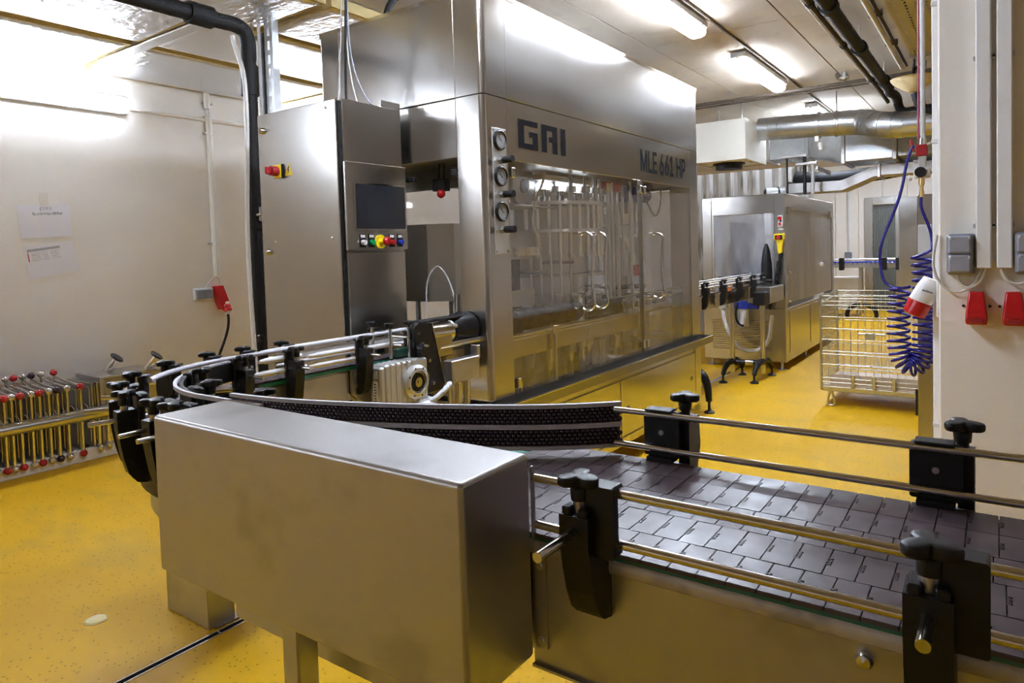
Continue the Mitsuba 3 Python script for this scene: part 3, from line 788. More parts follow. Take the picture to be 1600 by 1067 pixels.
part(sn, 'red_lens', ball((-2.27, 2.60, 1.645), .022, 2), 'red_plastic', smooth=True)
part(sn, 'cable', cat(cyl((-2.31, 2.63, 1.72), (-2.30, 2.63, 1.80), .004, 8), cyl((-2.275, 2.63, 1.72), (-2.27, 2.63, 1.80), .004, 8)), 'black_rubber')
part(mach, 'catch', cat(bx(-2.42, -2.36, 2.50, 2.53, 1.705, 1.73, .004), cyl((-2.405, 2.495, 1.722), (-2.405, 2.51, 1.722), .008, 12)), 'black_plastic')
part(mach, 'catch', cat(bx(-2.12, -2.08, 2.50, 2.53, 1.71, 1.745, .004)), 'black_plastic')
for (x, z, yy) in ((-2.12, 1.22, 3.3), (-2.25, 1.27, 3.6)):
    part(mach, 'rear_bar', cyl((-2.9, yy, z), (-2.1, yy, z), .010, 10), 'steel_dull', smooth=40)
part(mach, 'cylinder', cat(cyl((-2.20, 2.62, .93), (-2.20, 2.62, 1.14), .020, 14), cyl((-2.15, 2.62, .93), (-2.15, 2.62, 1.16), .014, 12)), 'steel_shiny', smooth=40)
part(mach, 'white_panel', bx(-2.80, -2.32, 5.02, 5.03, 1.0, 1.43, .002), 'light_grey')
part(mach, 'white_panel', bx(-2.55, -2.34, 4.99, 5.0, 1.45, 1.76, .002), 'steel_dull')
part(mach, 'motor_face', cyl((-2.28, 3.35, 1.730), (-2.272, 3.35, 1.729), .042, 24), 'black_plastic', smooth=40)
part(mach, 'side_skirt', bx(-2.88, -2.13, 2.502, 2.510, .655, .80), 'steel')

# cables rising from the machine roof
t = thing('roof_cable', 'thick black cable arching up from the roof of the filling machine', 'cable')
put(t, tube(spline([(-2.62, 2.62, 2.549), (-2.62, 2.62, 2.62), (-2.60, 2.66, 2.70), (-2.52, 2.74, 2.765), (-2.36, 2.80, 2.78), (-2.20, 2.84, 2.73), (-2.16, 2.85, 2.62), (-2.16, 2.85, 2.549)], 50), .018, 10), 'black_rubber', smooth=40)

# ------------------------------------------------------------------ control cabinet
CXR, CYF, CTOP = -2.400, 2.073, 2.057
cab = thing('control_cabinet', 'tall brushed steel control cabinet with touch screen and push buttons, left of the filling machine', 'cabinet')
part(cab, 'body', bx(-2.995, CXR - .02, CYF + .02, 2.455, .12, CTOP - .004, .004), 'steel')
part(cab, 'side_panel', bx(-3.003, -2.418, CYF, CYF + .018, .14, CTOP, .004), 'steel', label='broad left face with a switch')
part(cab, 'front_panel', bx(CXR - .018, CXR, CYF + .022, 2.466, .14, 1.366, .004), 'steel')
part(cab, 'front_panel', bx(CXR - .018, CXR, CYF + .022, 2.466, 1.370, CTOP, .004), 'steel')
part(cab, 'door_seal', bx(-2.414, CXR - .010, CYF + .006, CYF + .024, .14, CTOP - .01), 'black_rubber')
for (x, y) in ((-2.95, 2.12), (-2.95, 2.42), (-2.45, 2.12), (-2.45, 2.42)):
    part(cab, 'foot', cat(cyl((x, y, 0), (x, y, .02), .035, 16), cyl((x, y, .02), (x, y, .12), .014, 12)), 'steel_dull', smooth=40)
for (x, z, r) in ((-2.957, 1.976, .016), (-2.949, 1.379, .016)):
    part(cab, 'lock', lathe([(0, 0), (r, 0), (r, .008), (r * .7, .02), (0, .02)], (x, CYF, z), (0, -1, 0), 16), 'steel_shiny', smooth=35)
for (x, z) in ((-2.907, 2.015), (-2.483, 2.023), (-2.899, 1.428), (-2.476, 1.432)):
    part(cab, 'rivet', lathe([(0, 0), (.007, 0), (.006, .004), (0, .005)], (x, CYF, z), (0, -1, 0), 12), 'steel_shiny', smooth=35)
sw = part(cab, 'main_switch', bx(-2.875, -2.815, CYF - .012, CYF, 1.735, 1.80, .003), 'yellow_plastic', label='yellow and red main switch')
part(sw, 'knob', cat(cyl((-2.848, CYF - .012, 1.768), (-2.848, CYF - .045, 1.768), .024, 20), bx(-2.853, -2.843, CYF - .075, CYF - .02, 1.75, 1.786, .003)), 'red_dark', smooth=35)
part(sw, 'back_plate', bx(-2.812, -2.806, CYF - .010, CYF, 1.732, 1.80), 'black_plastic')
tri = part(cab, 'warning_sign', prism([(-2.800, 1.742), (-2.738, 1.742), (-2.769, 1.800)], 'y', CYF - .0015, CYF), 'yellow_plastic', label='yellow triangular warning sign with a flash')
part(tri, 'flash', prism([(-2.770, 1.788), (-2.778, 1.765), (-2.770, 1.767), (-2.775, 1.748), (-2.762, 1.771), (-2.769, 1.770), (-2.764, 1.786)], 'y', CYF - .0022, CYF - .0012), 'ink')
hx = CXR + .016
hmi = part(cab, 'operator_panel', bx(CXR, hx, 2.086, 2.470, 1.372, 1.776, .003), 'steel', label='raised operator panel')
fr = part(hmi, 'screen_frame', prism(rrect(2.126, 2.458, 1.464, 1.684, .003), 'x', hx, hx + .004), 'steel_shiny')
part(hmi, 'screen', prism(rrect(2.138, 2.452, 1.472, 1.677, .002), 'x', hx + .003, hx + .0055), 'screen_glass', label='dark touch screen')
for y, m in ((2.172, 'white_plastic'), (2.226, 'green_button'), (2.357, 'red_plastic'), (2.412, 'blue_plastic')):
    part(hmi, 'button', cat(cyl((hx, y, 1.408), (hx + .018, y, 1.408), .0125, 20)), m, smooth=40)
    part(hmi, 'legend_plate', bx(hx, hx + .003, y - .019, y + .019, 1.386, 1.448, .001), 'black_plastic')
    part(hmi, 'legend', bx(hx + .003, hx + .0036, y - .014, y + .014, 1.430, 1.444), 'white_plastic')
es = part(hmi, 'emergency_stop', cyl((hx, 2.283, 1.412), (hx + .004, 2.283, 1.412), .033, 28), 'yellow_plastic', smooth=40, label='yellow disc with red mushroom stop button')
part(es, 'stem', cyl((hx + .004, 2.283, 1.412), (hx + .04, 2.283, 1.412), .012, 18), 'yellow_plastic', smooth=40)
part(es, 'mushroom', lathe([(0, 0), (.018, 0), (.021, .006), (.021, .014), (.015, .022), (0, .024)], (hx + .036, 2.283, 1.412), (1, 0, 0), 24), 'red_plastic', smooth=35)
part(cab, 'corner_plate', bx(-2.412, -2.404, 2.34, 2.468, CTOP - .02, CTOP + .032, .002), 'steel')
t = thing('riser_cable', 'bundle of thin black and grey cables hanging down onto the control cabinet', 'cable')
for i, (pts, m) in enumerate((([(-2.60, 2.30, CTOP), (-2.56, 2.27, 2.32), (-2.505, 2.24, 2.62), (-2.497, 2.235, CEIL)], 'black_rubber'), ([(-2.66, 2.30, CTOP), (-2.60, 2.27, 2.30), (-2.535, 2.24, 2.62), (-2.527, 2.235, CEIL)], 'light_grey'), ([(-2.52, 2.31, CTOP), (-2.55, 2.28, 2.28), (-2.53, 2.25, 2.62), (-2.55, 2.24, CEIL)], 'light_grey'), ([(-2.45, 2.34, CTOP), (-2.54, 2.29, 2.30), (-2.52, 2.26, 2.62), (-2.535, 2.25, CEIL)], 'grey_plastic'))):
    part(t, 'strand', tube(spline(pts, 24), .006 if i == 0 else .004, 8), m, smooth=40)

# ------------------------------------------------------------------ curved infeed conveyor
cv = thing('curved_conveyor', 'single-lane conveyor curving from the drive cover round into the filling machine, with white guide rails', 'conveyor')
QC = np.array([-1.60, 1.34]); QR = .47


def curve_sector(r0, r1, a0, a1, z0, z1, n=28):
    o = np.vstack([arc(QC[0], QC[1], r1, a0, a1, n), arc(QC[0], QC[1], r0, a1, a0, n)])
    return prism(o, 'z', z0, z1)


part(cv, 'curve_track', cat(curve_sector(.415, .528, 178, 270, .785, .924)), 'black_plastic', smooth=30, label='black plastic track of the bend')
part(cv, 'curve_skirt', curve_sector(.44, .505, 178, 272, .715, .80), 'steel_dull', smooth=30)
part(cv, 'track_side', cat(bx(-1.60, -1.36, .812, .830, .78, .924, .003), bx(-1.60, -1.36, .830, .908, .80, .922)), 'black_plastic')
for i in range(19):
    a = 182 + i * 4.65
    m = prism([(-.0175, -.041), (.0175, -.041), (.0195, .041), (-.0195, .041)], 'z', .9245, .930)
    M4 = ST().translate([QC[0] + QR * math.cos(math.radians(a)), QC[1] + QR * math.sin(math.radians(a)), 0]).rotate([0, 0, 1], a + 90 + 180)
    if i == 0:
        CP = mikit.ply(m, 'belt')
    share(cv, 'belt_plate', CP, M4)
for i in range(29):
    share(cv, 'belt_plate', PL, ST().translate([-2.0725, 1.362 + i * .0381, ZB]).rotate([0, 0, 1], 90))
part(cv, 'side_beam', bx(-2.032, -2.027, 1.34, 1.74, .795, .906, .001), 'steel_dull', label='satin steel side beam')
part(cv, 'side_beam', bx(-2.120, -2.115, 1.34, 2.45, .795, .906, .001), 'steel_dull')
part(cv, 'side_beam', bx(-2.032, -2.027, 1.74, 2.45, .795, .906, .001), 'steel')
part(cv, 'wear_strip', bx(-2.036, -2.025, 1.34, 1.98, .9125, .9235), 'turquoise', label='turquoise green wear strip')
part(cv, 'wear_strip', bx(-2.122, -2.111, 1.34, 2.45, .906, .9235), 'green_plastic')
part(cv, 'bed', bx(-2.115, -2.032, 1.34, 2.45, .80, .923), 'steel_dark')
ep = part(cv, 'end_plate', prism([(1.752, .912), (2.02, .915), (2.02, .735), (1.86, .735), (1.752, .820)], 'x', -2.022, -2.012), 'steel_dull')
for (y, z) in ((1.775, .893), (1.775, .850), (1.815, .818), (1.86, .895)):
    part(ep, 'screw', hexbolt((-2.012, y, z), (1, 0, 0), .006, .004), 'steel_shiny')
# guide rails of the bend and of the straight
inner = np.vstack([[(-1.35, .912), (-1.47, .909)], arc(QC[0], QC[1], .434, 270, 184, 40)])
part(cv, 'inner_guide', cat(sweep(inner, -.004, .005, 1.012, 1.022), sweep(inner, -.004, .005, .955, .965)), 'grey_rail', label='grey bent guide rail on the inside of the bend')
ig2 = np.vstack([arc(QC[0], QC[1], .428, 262, 190, 30)])
part(cv, 'guide_backing', sweep(ig2, -.014, -.004, .958, 1.018), 'black_plastic')


def path3(xy, z):
    xy = np.asarray(xy); return np.c_[xy, np.full(len(xy), z)]


outer = np.vstack([arc(QC[0], QC[1], .515, 227, 180, 40), [(-2.118, 1.45), (-2.122, 1.60)]])
part(cv, 'outer_rail', tube(path3(outer, 1.015), .0075, 10), 'grey_rail', smooth=40, label='grey outer guide rail of the bend')
for (x, y0, y1, z, r) in ((-2.124, 1.44, 2.40, 1.018, .0095), (-2.124, 1.5, 2.36, .962, .008), (-2.018, 1.36, 1.53, 1.002, .0105), (-2.018, 1.34, 1.55, .960, .0105), (-2.018, 1.56, 1.82, .992, .010), (-2.018, 1.56, 1.84, .955, .009), (-2.018, 1.83, 2.0, .985, .009)):
    m = tube(np.c_[np.full(8, x), np.linspace(y0, y1, 8), np.full(8, z)], [r * .6] + [r] * 6 + [r * .6], 12)
    part(cv, 'guide_rail', m, 'uhmw', smooth=40, label='white plastic guide rail')
part(cv, 'rail_strip', bx(-2.128, -2.122, 1.5, 2.3, .976, 1.004), 'dirty_white')


# the same bracket as on the table, built once about its own origin (outward = -y) and set round the lane
def local_bracket():
    ms = {}
    ms['rail_bracket'] = mikit.ply(prism(sg.Polygon([(0, .815), (-.020, .820), (-.036, .842), (-.046, .880), (-.052, .920), (-.056, .955), (-.056, .992), (-.018, .994), (-.016, .945), (-.008, .918), (0, .905)]).buffer(.002).buffer(0), 'x', -.018, .018), 'black_plastic', smooth=25)
    yk = -.038
    ms['knob'] = mikit.ply(star_knob((0, yk, 1.006), .030, .020), 'black_plastic', smooth=35)
    ms['collar'] = mikit.ply(cyl((0, yk, .985), (0, yk, 1.010), .009, 16), 'steel_shiny', smooth=40)
    ms['cross_rod'] = mikit.ply(cyl((0, -.115, .972), (0, .012, .972), .0058, 14), 'steel_shiny', smooth=40)
    ms['clamp_block'] = mikit.ply(cat(bx(-.022, .022, -.014, .004, .935, 1.030, .004), bx(-.022, .022, -.004, .012, 1.0245, 1.031, .002)), 'black_plastic')
    ms['screw'] = mikit.ply(hexbolt((0, -.030, .838), (0, -1, -.6), .0045, .004), 'steel_shiny')
    return ms


LB = local_bracket()


def set_bracket(parent, x, y, ang, arm=True):
    """ang: direction (degrees) in which the bracket points away from the lane."""
    T = ST().translate([x, y, 0]).rotate([0, 0, 1], ang + 90)
    k = share(parent, 'rail_bracket', LB['rail_bracket'] if arm else LB['clamp_block'], T)
    for n in ('knob', 'collar', 'cross_rod', 'clamp_block', 'screw'):
        if n == 'clamp_block' and not arm:
            continue
        kk = unique(k + '__' + n); scene[kk] = {**LB[n], 'to_world': T}


for a in (188, 206, 226, 243, 258):
    set_bracket(cv, QC[0] + .53 * math.cos(math.radians(a)), QC[1] + .53 * math.sin(math.radians(a)), a)
set_bracket(cv, -1.557, .812, 270)
set_bracket(cv, -1.478, .812, 270)
set_bracket(cv, -1.42, .926, 90, arm=False)
for a in (190, 226, 262):
    set_bracket(cv, QC[0] + .412 * math.cos(math.radians(a)), QC[1] + .412 * math.sin(math.radians(a)), a + 180)
for y in (1.40, 1.56, 2.02):
    set_bracket(cv, -2.132, y, 180)
for y in (1.475, 1.795, 2.06):
    set_bracket(cv, -2.012, y, 0)
# stop unit with rods before the scroll
su = part(cv, 'stop_unit', cat(bx(-2.01, -1.985, 1.97, 2.10, .93, .965, .003)), 'dark_green', label='dark green stop unit with steel rods')
for (x, y, z0, z1) in ((-2.0, 1.95, .93, 1.05), (-1.985, 2.04, .92, 1.06), (-2.02, 2.10, .93, 1.055), (-2.125, 1.97, .93, 1.05)):
    part(su, 'rod', cyl((x, y, z0), (x, y, z1), .0075, 12), 'steel_shiny', smooth=40)
for (z, y) in ((1.012, 2.0), (.985, 1.96), (1.02, 2.06)):
    part(su, 'rod', cyl((-2.05, y, z), (-1.945, y, z), .0055, 10), 'steel_shiny', smooth=40)
for (x, y) in ((-2.0, 1.95), (-2.125, 1.97), (-1.985, 2.04)):
    part(su, 'knob', star_knob((x, y, 1.05), .022, .008), 'black_plastic', smooth=35)
# drive plate, gearbox, motor
dp = part(cv, 'drive_plate', prism(sg.Polygon([(2.035, 1.045), (2.060, 1.062), (2.130, 1.055), (2.205, .790), (2.190, .770), (2.085, .770)]).buffer(.003), 'x', -1.965, -1.945), 'black_plastic', smooth=25, label='slanting black drive plate')
part(dp, 'edge_trim', prism([(2.136, 1.056), (2.142, 1.054), (2.216, .785), (2.210, .785)], 'x', -1.968, -1.942), 'steel_shiny')
for (y, z) in ((2.08, .975), (2.12, .90), (2.14, .80)):
    part(dp, 'screw', hexbolt((-1.945, y, z), (1, 0, 0), .005, .004), 'steel_shiny')
part(dp, 'adjuster', cat(cyl((-1.945, 2.065, .955), (-1.915, 2.065, .955), .024, 24)), 'black_plastic', smooth=35)
gb = part(cv, 'gearbox', soft_box(-2.005, -1.925, 1.845, 2.085, .745, .922, .012), 'cast_alu', smooth=30, label='cast aluminium worm gearbox')
part(gb, 'mounting_face', bx(-1.99, -1.93, 1.822, 1.848, .742, .915, .006), 'cast_alu')
for k in range(6):
    part(gb, 'rib', bx(-2.0, -1.922, 1.87 + k * .030, 1.880 + k * .030, .7435, .9235, .0015), 'cast_alu')
part(gb, 'bearing_flange', lathe([(0, 0), (.070, 0), (.070, .012), (.058, .022), (.046, .024), (.044, .012), (0, .012)], (-1.925, 2.005, .832), (1, 0, 0), 36), 'cast_alu', smooth=30)
part(gb, 'seal', cyl((-1.914, 2.005, .832), (-1.908, 2.005, .832), .038, 28), 'black_rubber', smooth=40)
part(gb, 'shaft', cat(cyl((-1.91, 2.005, .832), (-1.902, 2.005, .832), .020, 24), cyl((-1.902, 2.005, .832), (-1.897, 2.005, .832), .009, 12)), 'steel_shiny', smooth=40)
for a in range(8):
    part(gb, 'screw', hexbolt((-1.903, 2.005 + .058 * math.cos(a * .785 + .3), .832 + .058 * math.sin(a * .785 + .3)), (1, 0, 0), .0035, .003), 'steel_dark')
lp = part(gb, 'rating_label', bx(-1.972, -1.948, 1.8205, 1.822, .772, .862), 'white_plastic')
for k in range(7):
    part(lp, 'print', bx(-1.966, -1.954, 1.8200, 1.8206, .782 + k * .011, .786 + k * .011), 'ink')
part(gb, 'type_plate', bx(-1.973, -1.946, 1.8205, 1.822, .872, .902), 'light_grey')
part(gb, 'motor', cat(cyl((-1.94, 1.92, .70), (-1.94, 2.10, .70), .055, 28), cyl((-1.96, 1.96, .735), (-1.96, 1.96, .75), .05, 20)), 'light_grey', smooth=40)
part(gb, 'cable', tube(spline([(-1.93, 2.05, .735), (-1.90, 2.10, .75), (-1.89, 2.16, .785), (-1.91, 2.20, .79)], 24), .012, 10), 'light_grey', smooth=40)
part(cv, 'drum_cover', cat(cyl((-2.0, 2.14, 1.0), (-2.0, 2.30, 1.0), .048, 28), bx(-2.03, -1.953, 2.14, 2.28, .90, 1.0, .004)), 'steel_shiny', smooth=35, label='polished steel drum cover')
part(cv, 'hand_wheel', lathe([(0, 0), (.026, 0), (.030, .006), (.026, .014), (.010, .020), (.010, .05), (0, .05)], (-1.99, 2.30, 1.02), (0, 1, 0), 20), 'cast_alu', smooth=35)
part(cv, 'drive_shaft', cyl((-1.965, 2.20, .945), (-1.965, 2.50, .945), .014, 18), 'steel_shiny', smooth=40)
jb = part(cv, 'junction_box', rot(bx(-1.955, -1.905, 2.215, 2.405, .785, .885, .004), 0, (1, 0, 0), (-1.93, 2.3, .83)), 'steel_dull', label='sheet steel box')
for (y, z) in ((2.235, .80), (2.385, .80), (2.385, .87)):
    part(jb, 'screw', hexbolt((-1.905, y, z), (1, 0, 0), .004, .003), 'steel_shiny')
part(jb, 'bracket', bx(-1.95, -1.91, 2.395, 2.42, .87, .93, .003), 'yellow_plastic' if False else 'steel_dull')
part(cv, 'cylinder', cat(cyl((-1.965, 2.30, .66), (-1.965, 2.30, .785), .034, 22), cyl((-1.965, 2.375, .66), (-1.965, 2.375, .785), .020, 16)), 'steel_shiny', smooth=40)
part(cv, 'leg', cat(cyl((-2.073, 1.55, .04), (-2.073, 1.55, .80), .024, 18), cyl((-2.073, 1.55, 0), (-2.073, 1.55, .04), .06, 18)), 'steel_dull', smooth=40)
part(cv, 'frame_pan', bx(-2.3, -1.9, 2.22, 2.30, .655, .665), 'steel_dark')

t = thing('steel_pedestal', 'plain grey steel pedestal box standing on the yellow floor under the drive cover', 'pedestal')
part(t, 'case', bx(-2.632, -2.345, 1.323, 1.43, 0, .62, .003), 'steel_dull')
part(t, 'foot_plate', bx(-2.60, -2.33, 1.345, 1.45, 0, .004), 'steel_dark')

# ------------------------------------------------------------------ plate filter at the left wall
fp = thing('plate_filter', 'low stainless plate filter with red and steel ball handles in front of the left wall', 'filter press')
FX0, FX1 = -5.45, -5.07
part(fp, 'base_beam', bx(FX1 - .05, FX1, .45, 2.285, 0.0, .085, .006), 'white_paint', label='cream base beam')
part(fp, 'base_beam', bx(FX0, FX0 + .05, .45, 2.285, 0.0, .085, .006), 'white_paint')
part(fp, 'base_beam', bx(FX0, FX1, 2.235, 2.285, 0.0, .085, .006), 'white_paint')
part(fp, 'drip_tray', bx(FX0 + .05, FX1 - .05, .47, 2.235, .04, .05), 'steel_dull')
part(fp, 'tie_bar', cyl((FX1 + .025, .45, .325), (FX1 + .025, 2.30, .325), .042, 20), 'steel', smooth=40)
part(fp, 'tie_bar', cyl((FX0 - .02, .45, .325), (FX0 - .02, 2.30, .325), .030, 20), 'steel', smooth=40)
hd = part(fp, 'end_housing', bx(FX0 + .02, FX1 - .01, 2.20, 2.60, .09, .555, .008), 'steel', label='stainless end housing')
part(hd, 'face_plate', bx(FX0, FX1, 2.165, 2.195, .08, .56, .004), 'steel_dull')
for i, (x, y) in enumerate(((-5.33, 2.33), (-5.15, 2.53))):
    vk = part(hd, 'valve', cat(cyl((x, y, .54), (x, y, .575), .022, 16), cyl((x, y, .565), (x + .045, y + .05, .650), .018, 16), cyl((x, y, .565), (x + .085, y + .01, .575), .012, 12)), 'steel_shiny', smooth=40)
    part(vk, 'hand_wheel', lathe([(0, -.004), (.045, -.004), (.050, .004), (.045, .010), (0, .014)], (x + .045, y + .05, .650), (.45, .5, .8), 24), 'black_plastic', smooth=35)
for (x, y) in ((FX1 + .02, 2.30), (FX0 - .02, 2.30)):
    part(fp, 'nut', cyl((x, y - .03, .325), (x, y + .03, .325), .052, 6), 'steel_shiny')
PW = mikit.ply(cat(bx(FX0, FX1, -.008, .008, .09, .53, .003), bx(FX0 + .03, FX1 - .03, -.013, .013, .12, .50, .002)), 'steel')
PB = mikit.ply(cat(bx(FX0 + .02, FX1 - .02, -.006, .006, .10, .52)), 'dirty_white')
HR = mikit.ply(cyl((FX1 + .022, 0, .075), (FX1 + .022, 0, .525), .0085, 10), 'steel_shiny', smooth=40)
RR = mikit.ply(cyl((FX0 - .012, 0, .50), (FX0 - .012, 0, .585), .008, 8), 'steel_shiny', smooth=40)
TB = mikit.ply(cyl((FX0 + .01, 0, .55), (FX1 + .02, 0, .530), .009, 10), 'steel_shiny', smooth=40)
HK = mikit.ply(tube(spline([(FX1 + .03, .005, .40), (FX1 + .045, .012, .405), (FX1 + .05, .022, .39), (FX1 + .05, .030, .355)], 10), .0028, 6), 'steel_dull', smooth=40)


def ball_ply(m):
    return [mikit.ply(ball(c, .0235, 2), m, smooth=True) for c in ((FX1 + .022, 0, .524), (FX1 + .022, 0, .068), (FX0 - .012, 0, .585))]


BALLS = {'r': ball_ply('red_ball'), 's': ball_ply('steel_shiny'), 'd': ball_ply(mat('dark_knob', base_color=(.02, .008, .02), roughness=.2))}
KN = {'r': 'red ball handles', 's': 'steel ball handles', 'd': 'dark ball handles'}
yy = 2.03
seq = [(2.031, 'r'), (1.949, 's'), (1.892, 'd'), (1.842, 's'), (1.789, 'r'), (1.742, 's'), (1.682, 'r'), (1.634, 's'), (1.595, 'r')]
y = 1.545; k = 0
while y > .62:
    seq.append((y, 'sr'[k % 2])); y -= .052; k += 1
for y, c in seq + [(2.115, 'n'), (2.15, 'n')]:
    T = ST().translate([0, y, 0])
    p = unique(fp + '__filter_plate'); scene[p] = {**PW, 'to_world': T}
    if c == 'n':
        continue
    labels[p] = {'label': 'filter plate with ' + KN[c]}
    for nm, pl in (('ball_handle', BALLS[c][0]), ('ball_handle', BALLS[c][1]), ('ball_handle', BALLS[c][2]), ('front_bar', HR), ('rear_bar', RR), ('top_bar', TB), ('hook', HK)):
        q = unique(p + '__' + nm); scene[q] = {**pl, 'to_world': T}
for (y, z) in ((2.137, .070), (2.195, .074)):
    part(fp, 'drain_cock', cat(cyl((FX1 + .02, y, .10), (FX1 + .02, y, .26), .011, 12), ball((FX1 + .02, y, z + .01), .027, 2, (1, .8, 1.1))), 'steel_shiny', smooth=40)

# ------------------------------------------------------------------ left wall: notices, conduit, socket
XP = XW + .001


def wall_text(text, h, y, z, tilt=0., mname='ink'):
    m = lettering(text, h, .0004, (XP + .0022, y, z), (0, 1, 0), (0, 0, 1), bold=False)
    return m


t = thing('paper_notice', 'white paper sheet headed CCP1 Schichtenfilter taped to the left wall', 'notice')
pm = part(t, 'sheet', prism([(1.904, 1.770), (2.237, 1.790), (2.242, 1.557), (1.916, 1.539)], 'x', XP, XP + .002), 'paper')
m1, m2 = wall_text('CCP1', .021, 2.046, 1.740), wall_text('Schichtenfilter', .021, 1.994, 1.706)
for m in (m1, m2):
    part(t, 'print', rot(m, 3.2, (1, 0, 0), (XP, 2.075, 1.72)), 'ink')
part(t, 'tape', bx(XP, XP + .003, 2.048, 2.102, 1.772, 1.867), 'tape_clear', label='strip of faded tape')
t = thing('paper_notice', 'crooked white form with small grey print and a red edge taped below the CCP1 notice', 'notice')
CRN = [np.array(q) for q in ((1.930, 1.479), (2.242, 1.522), (2.291, 1.302), (1.957, 1.247))]
part(t, 'sheet', prism(CRN, 'x', XP, XP + .002), 'paper')


def on_form(u, v):
    a, b, c, d = CRN
    return tuple((1 - v) * ((1 - u) * a + u * b) + v * ((1 - u) * d + u * c))


def form_bar(u0, u1, v0, v1):
    return prism([on_form(u0, v0), on_form(u1, v0), on_form(u1, v1), on_form(u0, v1)], 'x', XP + .002, XP + .0026)


part(t, 'header_bar', form_bar(.05, .72, .10, .18), 'grey_ink')
part(t, 'red_edge', form_bar(.05, .075, .20, .48), 'red_ink')
for k in range(5):
    for (a, b) in ((.12, .30), (.33, .45), (.50, .70 - .05 * (k % 2))):
        part(t, 'print_line', form_bar(a, b, .23 + k * .055, .245 + k * .055), 'grey_ink')

t = thing('wall_conduit', 'white vertical conduit pipe running down the left wall to a red plug', 'conduit')
part(t, 'upper_pipe', cyl((XW + .027, 3.342, 2.646), (XW + .027, 3.342, CEIL), .027, 18), 'white_paint', smooth=40)
part(t, 'lower_pipe', cyl((XW + .027, 3.362, 1.202), (XW + .027, 3.350, 2.588), .027, 18), 'white_paint', smooth=40)
part(t, 'wires', cat(cyl((XW + .02, 3.346, 2.58), (XW + .02, 3.338, 2.65), .006, 8), cyl((XW + .03, 3.360, 2.58), (XW + .03, 3.356, 2.65), .006, 8)), 'light_grey', smooth=40)
part(t, 'wires', cat(tube(spline([(XW + .025, 3.35, 1.21), (XW + .025, 3.30, 1.17), (XW + .025, 3.255, 1.11)], 12), .005, 8), tube(spline([(XW + .025, 3.354, 1.21), (XW + .025, 3.38, 1.17), (XW + .025, 3.387, 1.11)], 12), .005, 8)), 'light_grey', smooth=40)
for z in (2.695, 2.44, 1.49):
    part(t, 'clip', bx(XW, XW + .033, 3.308, 3.400, z - .007, z + .007, .002), 'steel_dull')
t = thing('horizontal_conduit', 'thin cream conduit running level along the left wall from the lamp', 'conduit')
put(t, cyl((XW + .015, 2.68, 2.551), (XW + .015, 3.97, 2.551), .014, 14), 'wall_paint', smooth=40)
t = thing('wall_socket', 'grey double wall socket on the left wall beside the red plug', 'socket')
part(t, 'back_box', bx(XW, XW + .037, 3.15, 3.317, 1.006, 1.108, .005), 'light_grey')
for y in (3.194, 3.268):
    part(t, 'lid', bx(XW + .037, XW + .051, y - .033, y + .033, 1.018, 1.098, .005), 'grey_plastic')
t = thing('red_power_plug', 'red industrial plug with a black cable hanging on the left wall', 'plug')
part(t, 'socket_body', prism(sg.Polygon([(3.330, 1.116), (3.387, 1.120), (3.436, .981), (3.444, .924), (3.378, .916), (3.350, .981)]).buffer(.004), 'x', XW + .001, XW + .074), 'red_plastic', smooth=25)
part(t, 'plug_head', cat(cyl((XW + .041, 3.415, .956), (XW + .082, 3.423, .899), .034, 20), ball((XW + .057, 3.419, .932), .041, 2)), 'red_plastic', smooth=40)
part(t, 'lever', bx(XW + .074, XW + .082, 3.399, 3.436, .960, .981, .003), 'white_plastic')
part(t, 'gland', cyl((XW + .07, 3.421, .899), (XW + .072, 3.421, .870), .021, 16), 'dirty_white', smooth=40)
part(t, 'cable', tube(spline([(XW + .072, 3.421, .88), (XW + .074, 3.421, .784), (XW + .074, 3.395, .686), (XW + .082, 3.346, .587), (XW + .10, 3.24, .40), (XW + .14, 3.06, .14), (XW + .22, 2.9, .013), (XW + .3, 2.8, .012)], 40), .011, 10), 'black_rubber', smooth=40)

# ------------------------------------------------------------------ pipes and strut beside the control cabinet
t = thing('black_drain_pipe', 'thick black drain pipe crossing below the foil ceiling and dropping down behind the control cabinet', 'pipe')
part(t, 'overhead_run', tube([(-3.42, -4.9, 2.637), (-3.42, -1.0, 2.637), (-3.42, 1.0, 2.637), (-3.42, 2.13, 2.637)], .043, 18), 'black_rubber', smooth=40)
part(t, 'coupling', cat(cyl((-3.42, 1.98, 2.637), (-3.42, 2.11, 2.637), .057, 22)), 'black_rubber', smooth=40)
part(t, 'elbow', tube(spline([(-3.42, 2.13, 2.637), (-3.42, 2.23, 2.637), (-3.416, 2.296, 2.617), (-3.412, 2.32, 2.555), (-3.412, 2.32, 2.457)], 24), .041, 18), 'black_rubber', smooth=40)
part(t, 'down_pipe', cyl((-3.412, 2.32, 0), (-3.412, 2.32, 2.473), .038, 18), 'black_rubber', smooth=40)
part(t, 'coupling', cyl((-3.412, 2.32, 2.26), (-3.412, 2.32, 2.424), .049, 22), 'black_rubber', smooth=40)
part(t, 'coupling', cyl((-3.412, 2.32, 1.514), (-3.412, 2.32, 1.67), .048, 22), 'black_rubber', smooth=40)
part(t, 'clamp', cat(bx(-3.362, -3.338, 2.304, 2.337, 1.555, 1.637, .004), cyl((-3.362, 2.296, 1.592), (-3.321, 2.296, 1.592), .008, 10)), 'steel_dull')
t = thing('black_riser_pipe', 'straight black pipe rising to the foil ceiling behind the perforated strut', 'pipe')
part(t, 'riser', cyl((-3.715, 2.665, 0), (-3.715, 2.665, CEIL - .10), .046, 18), 'black_rubber', smooth=40)
t = thing('strut_channel', 'grey perforated steel strut standing behind the control cabinet', 'strut')
hol = sg.box(-3.625, 0, -3.515, CEIL)
web = hol
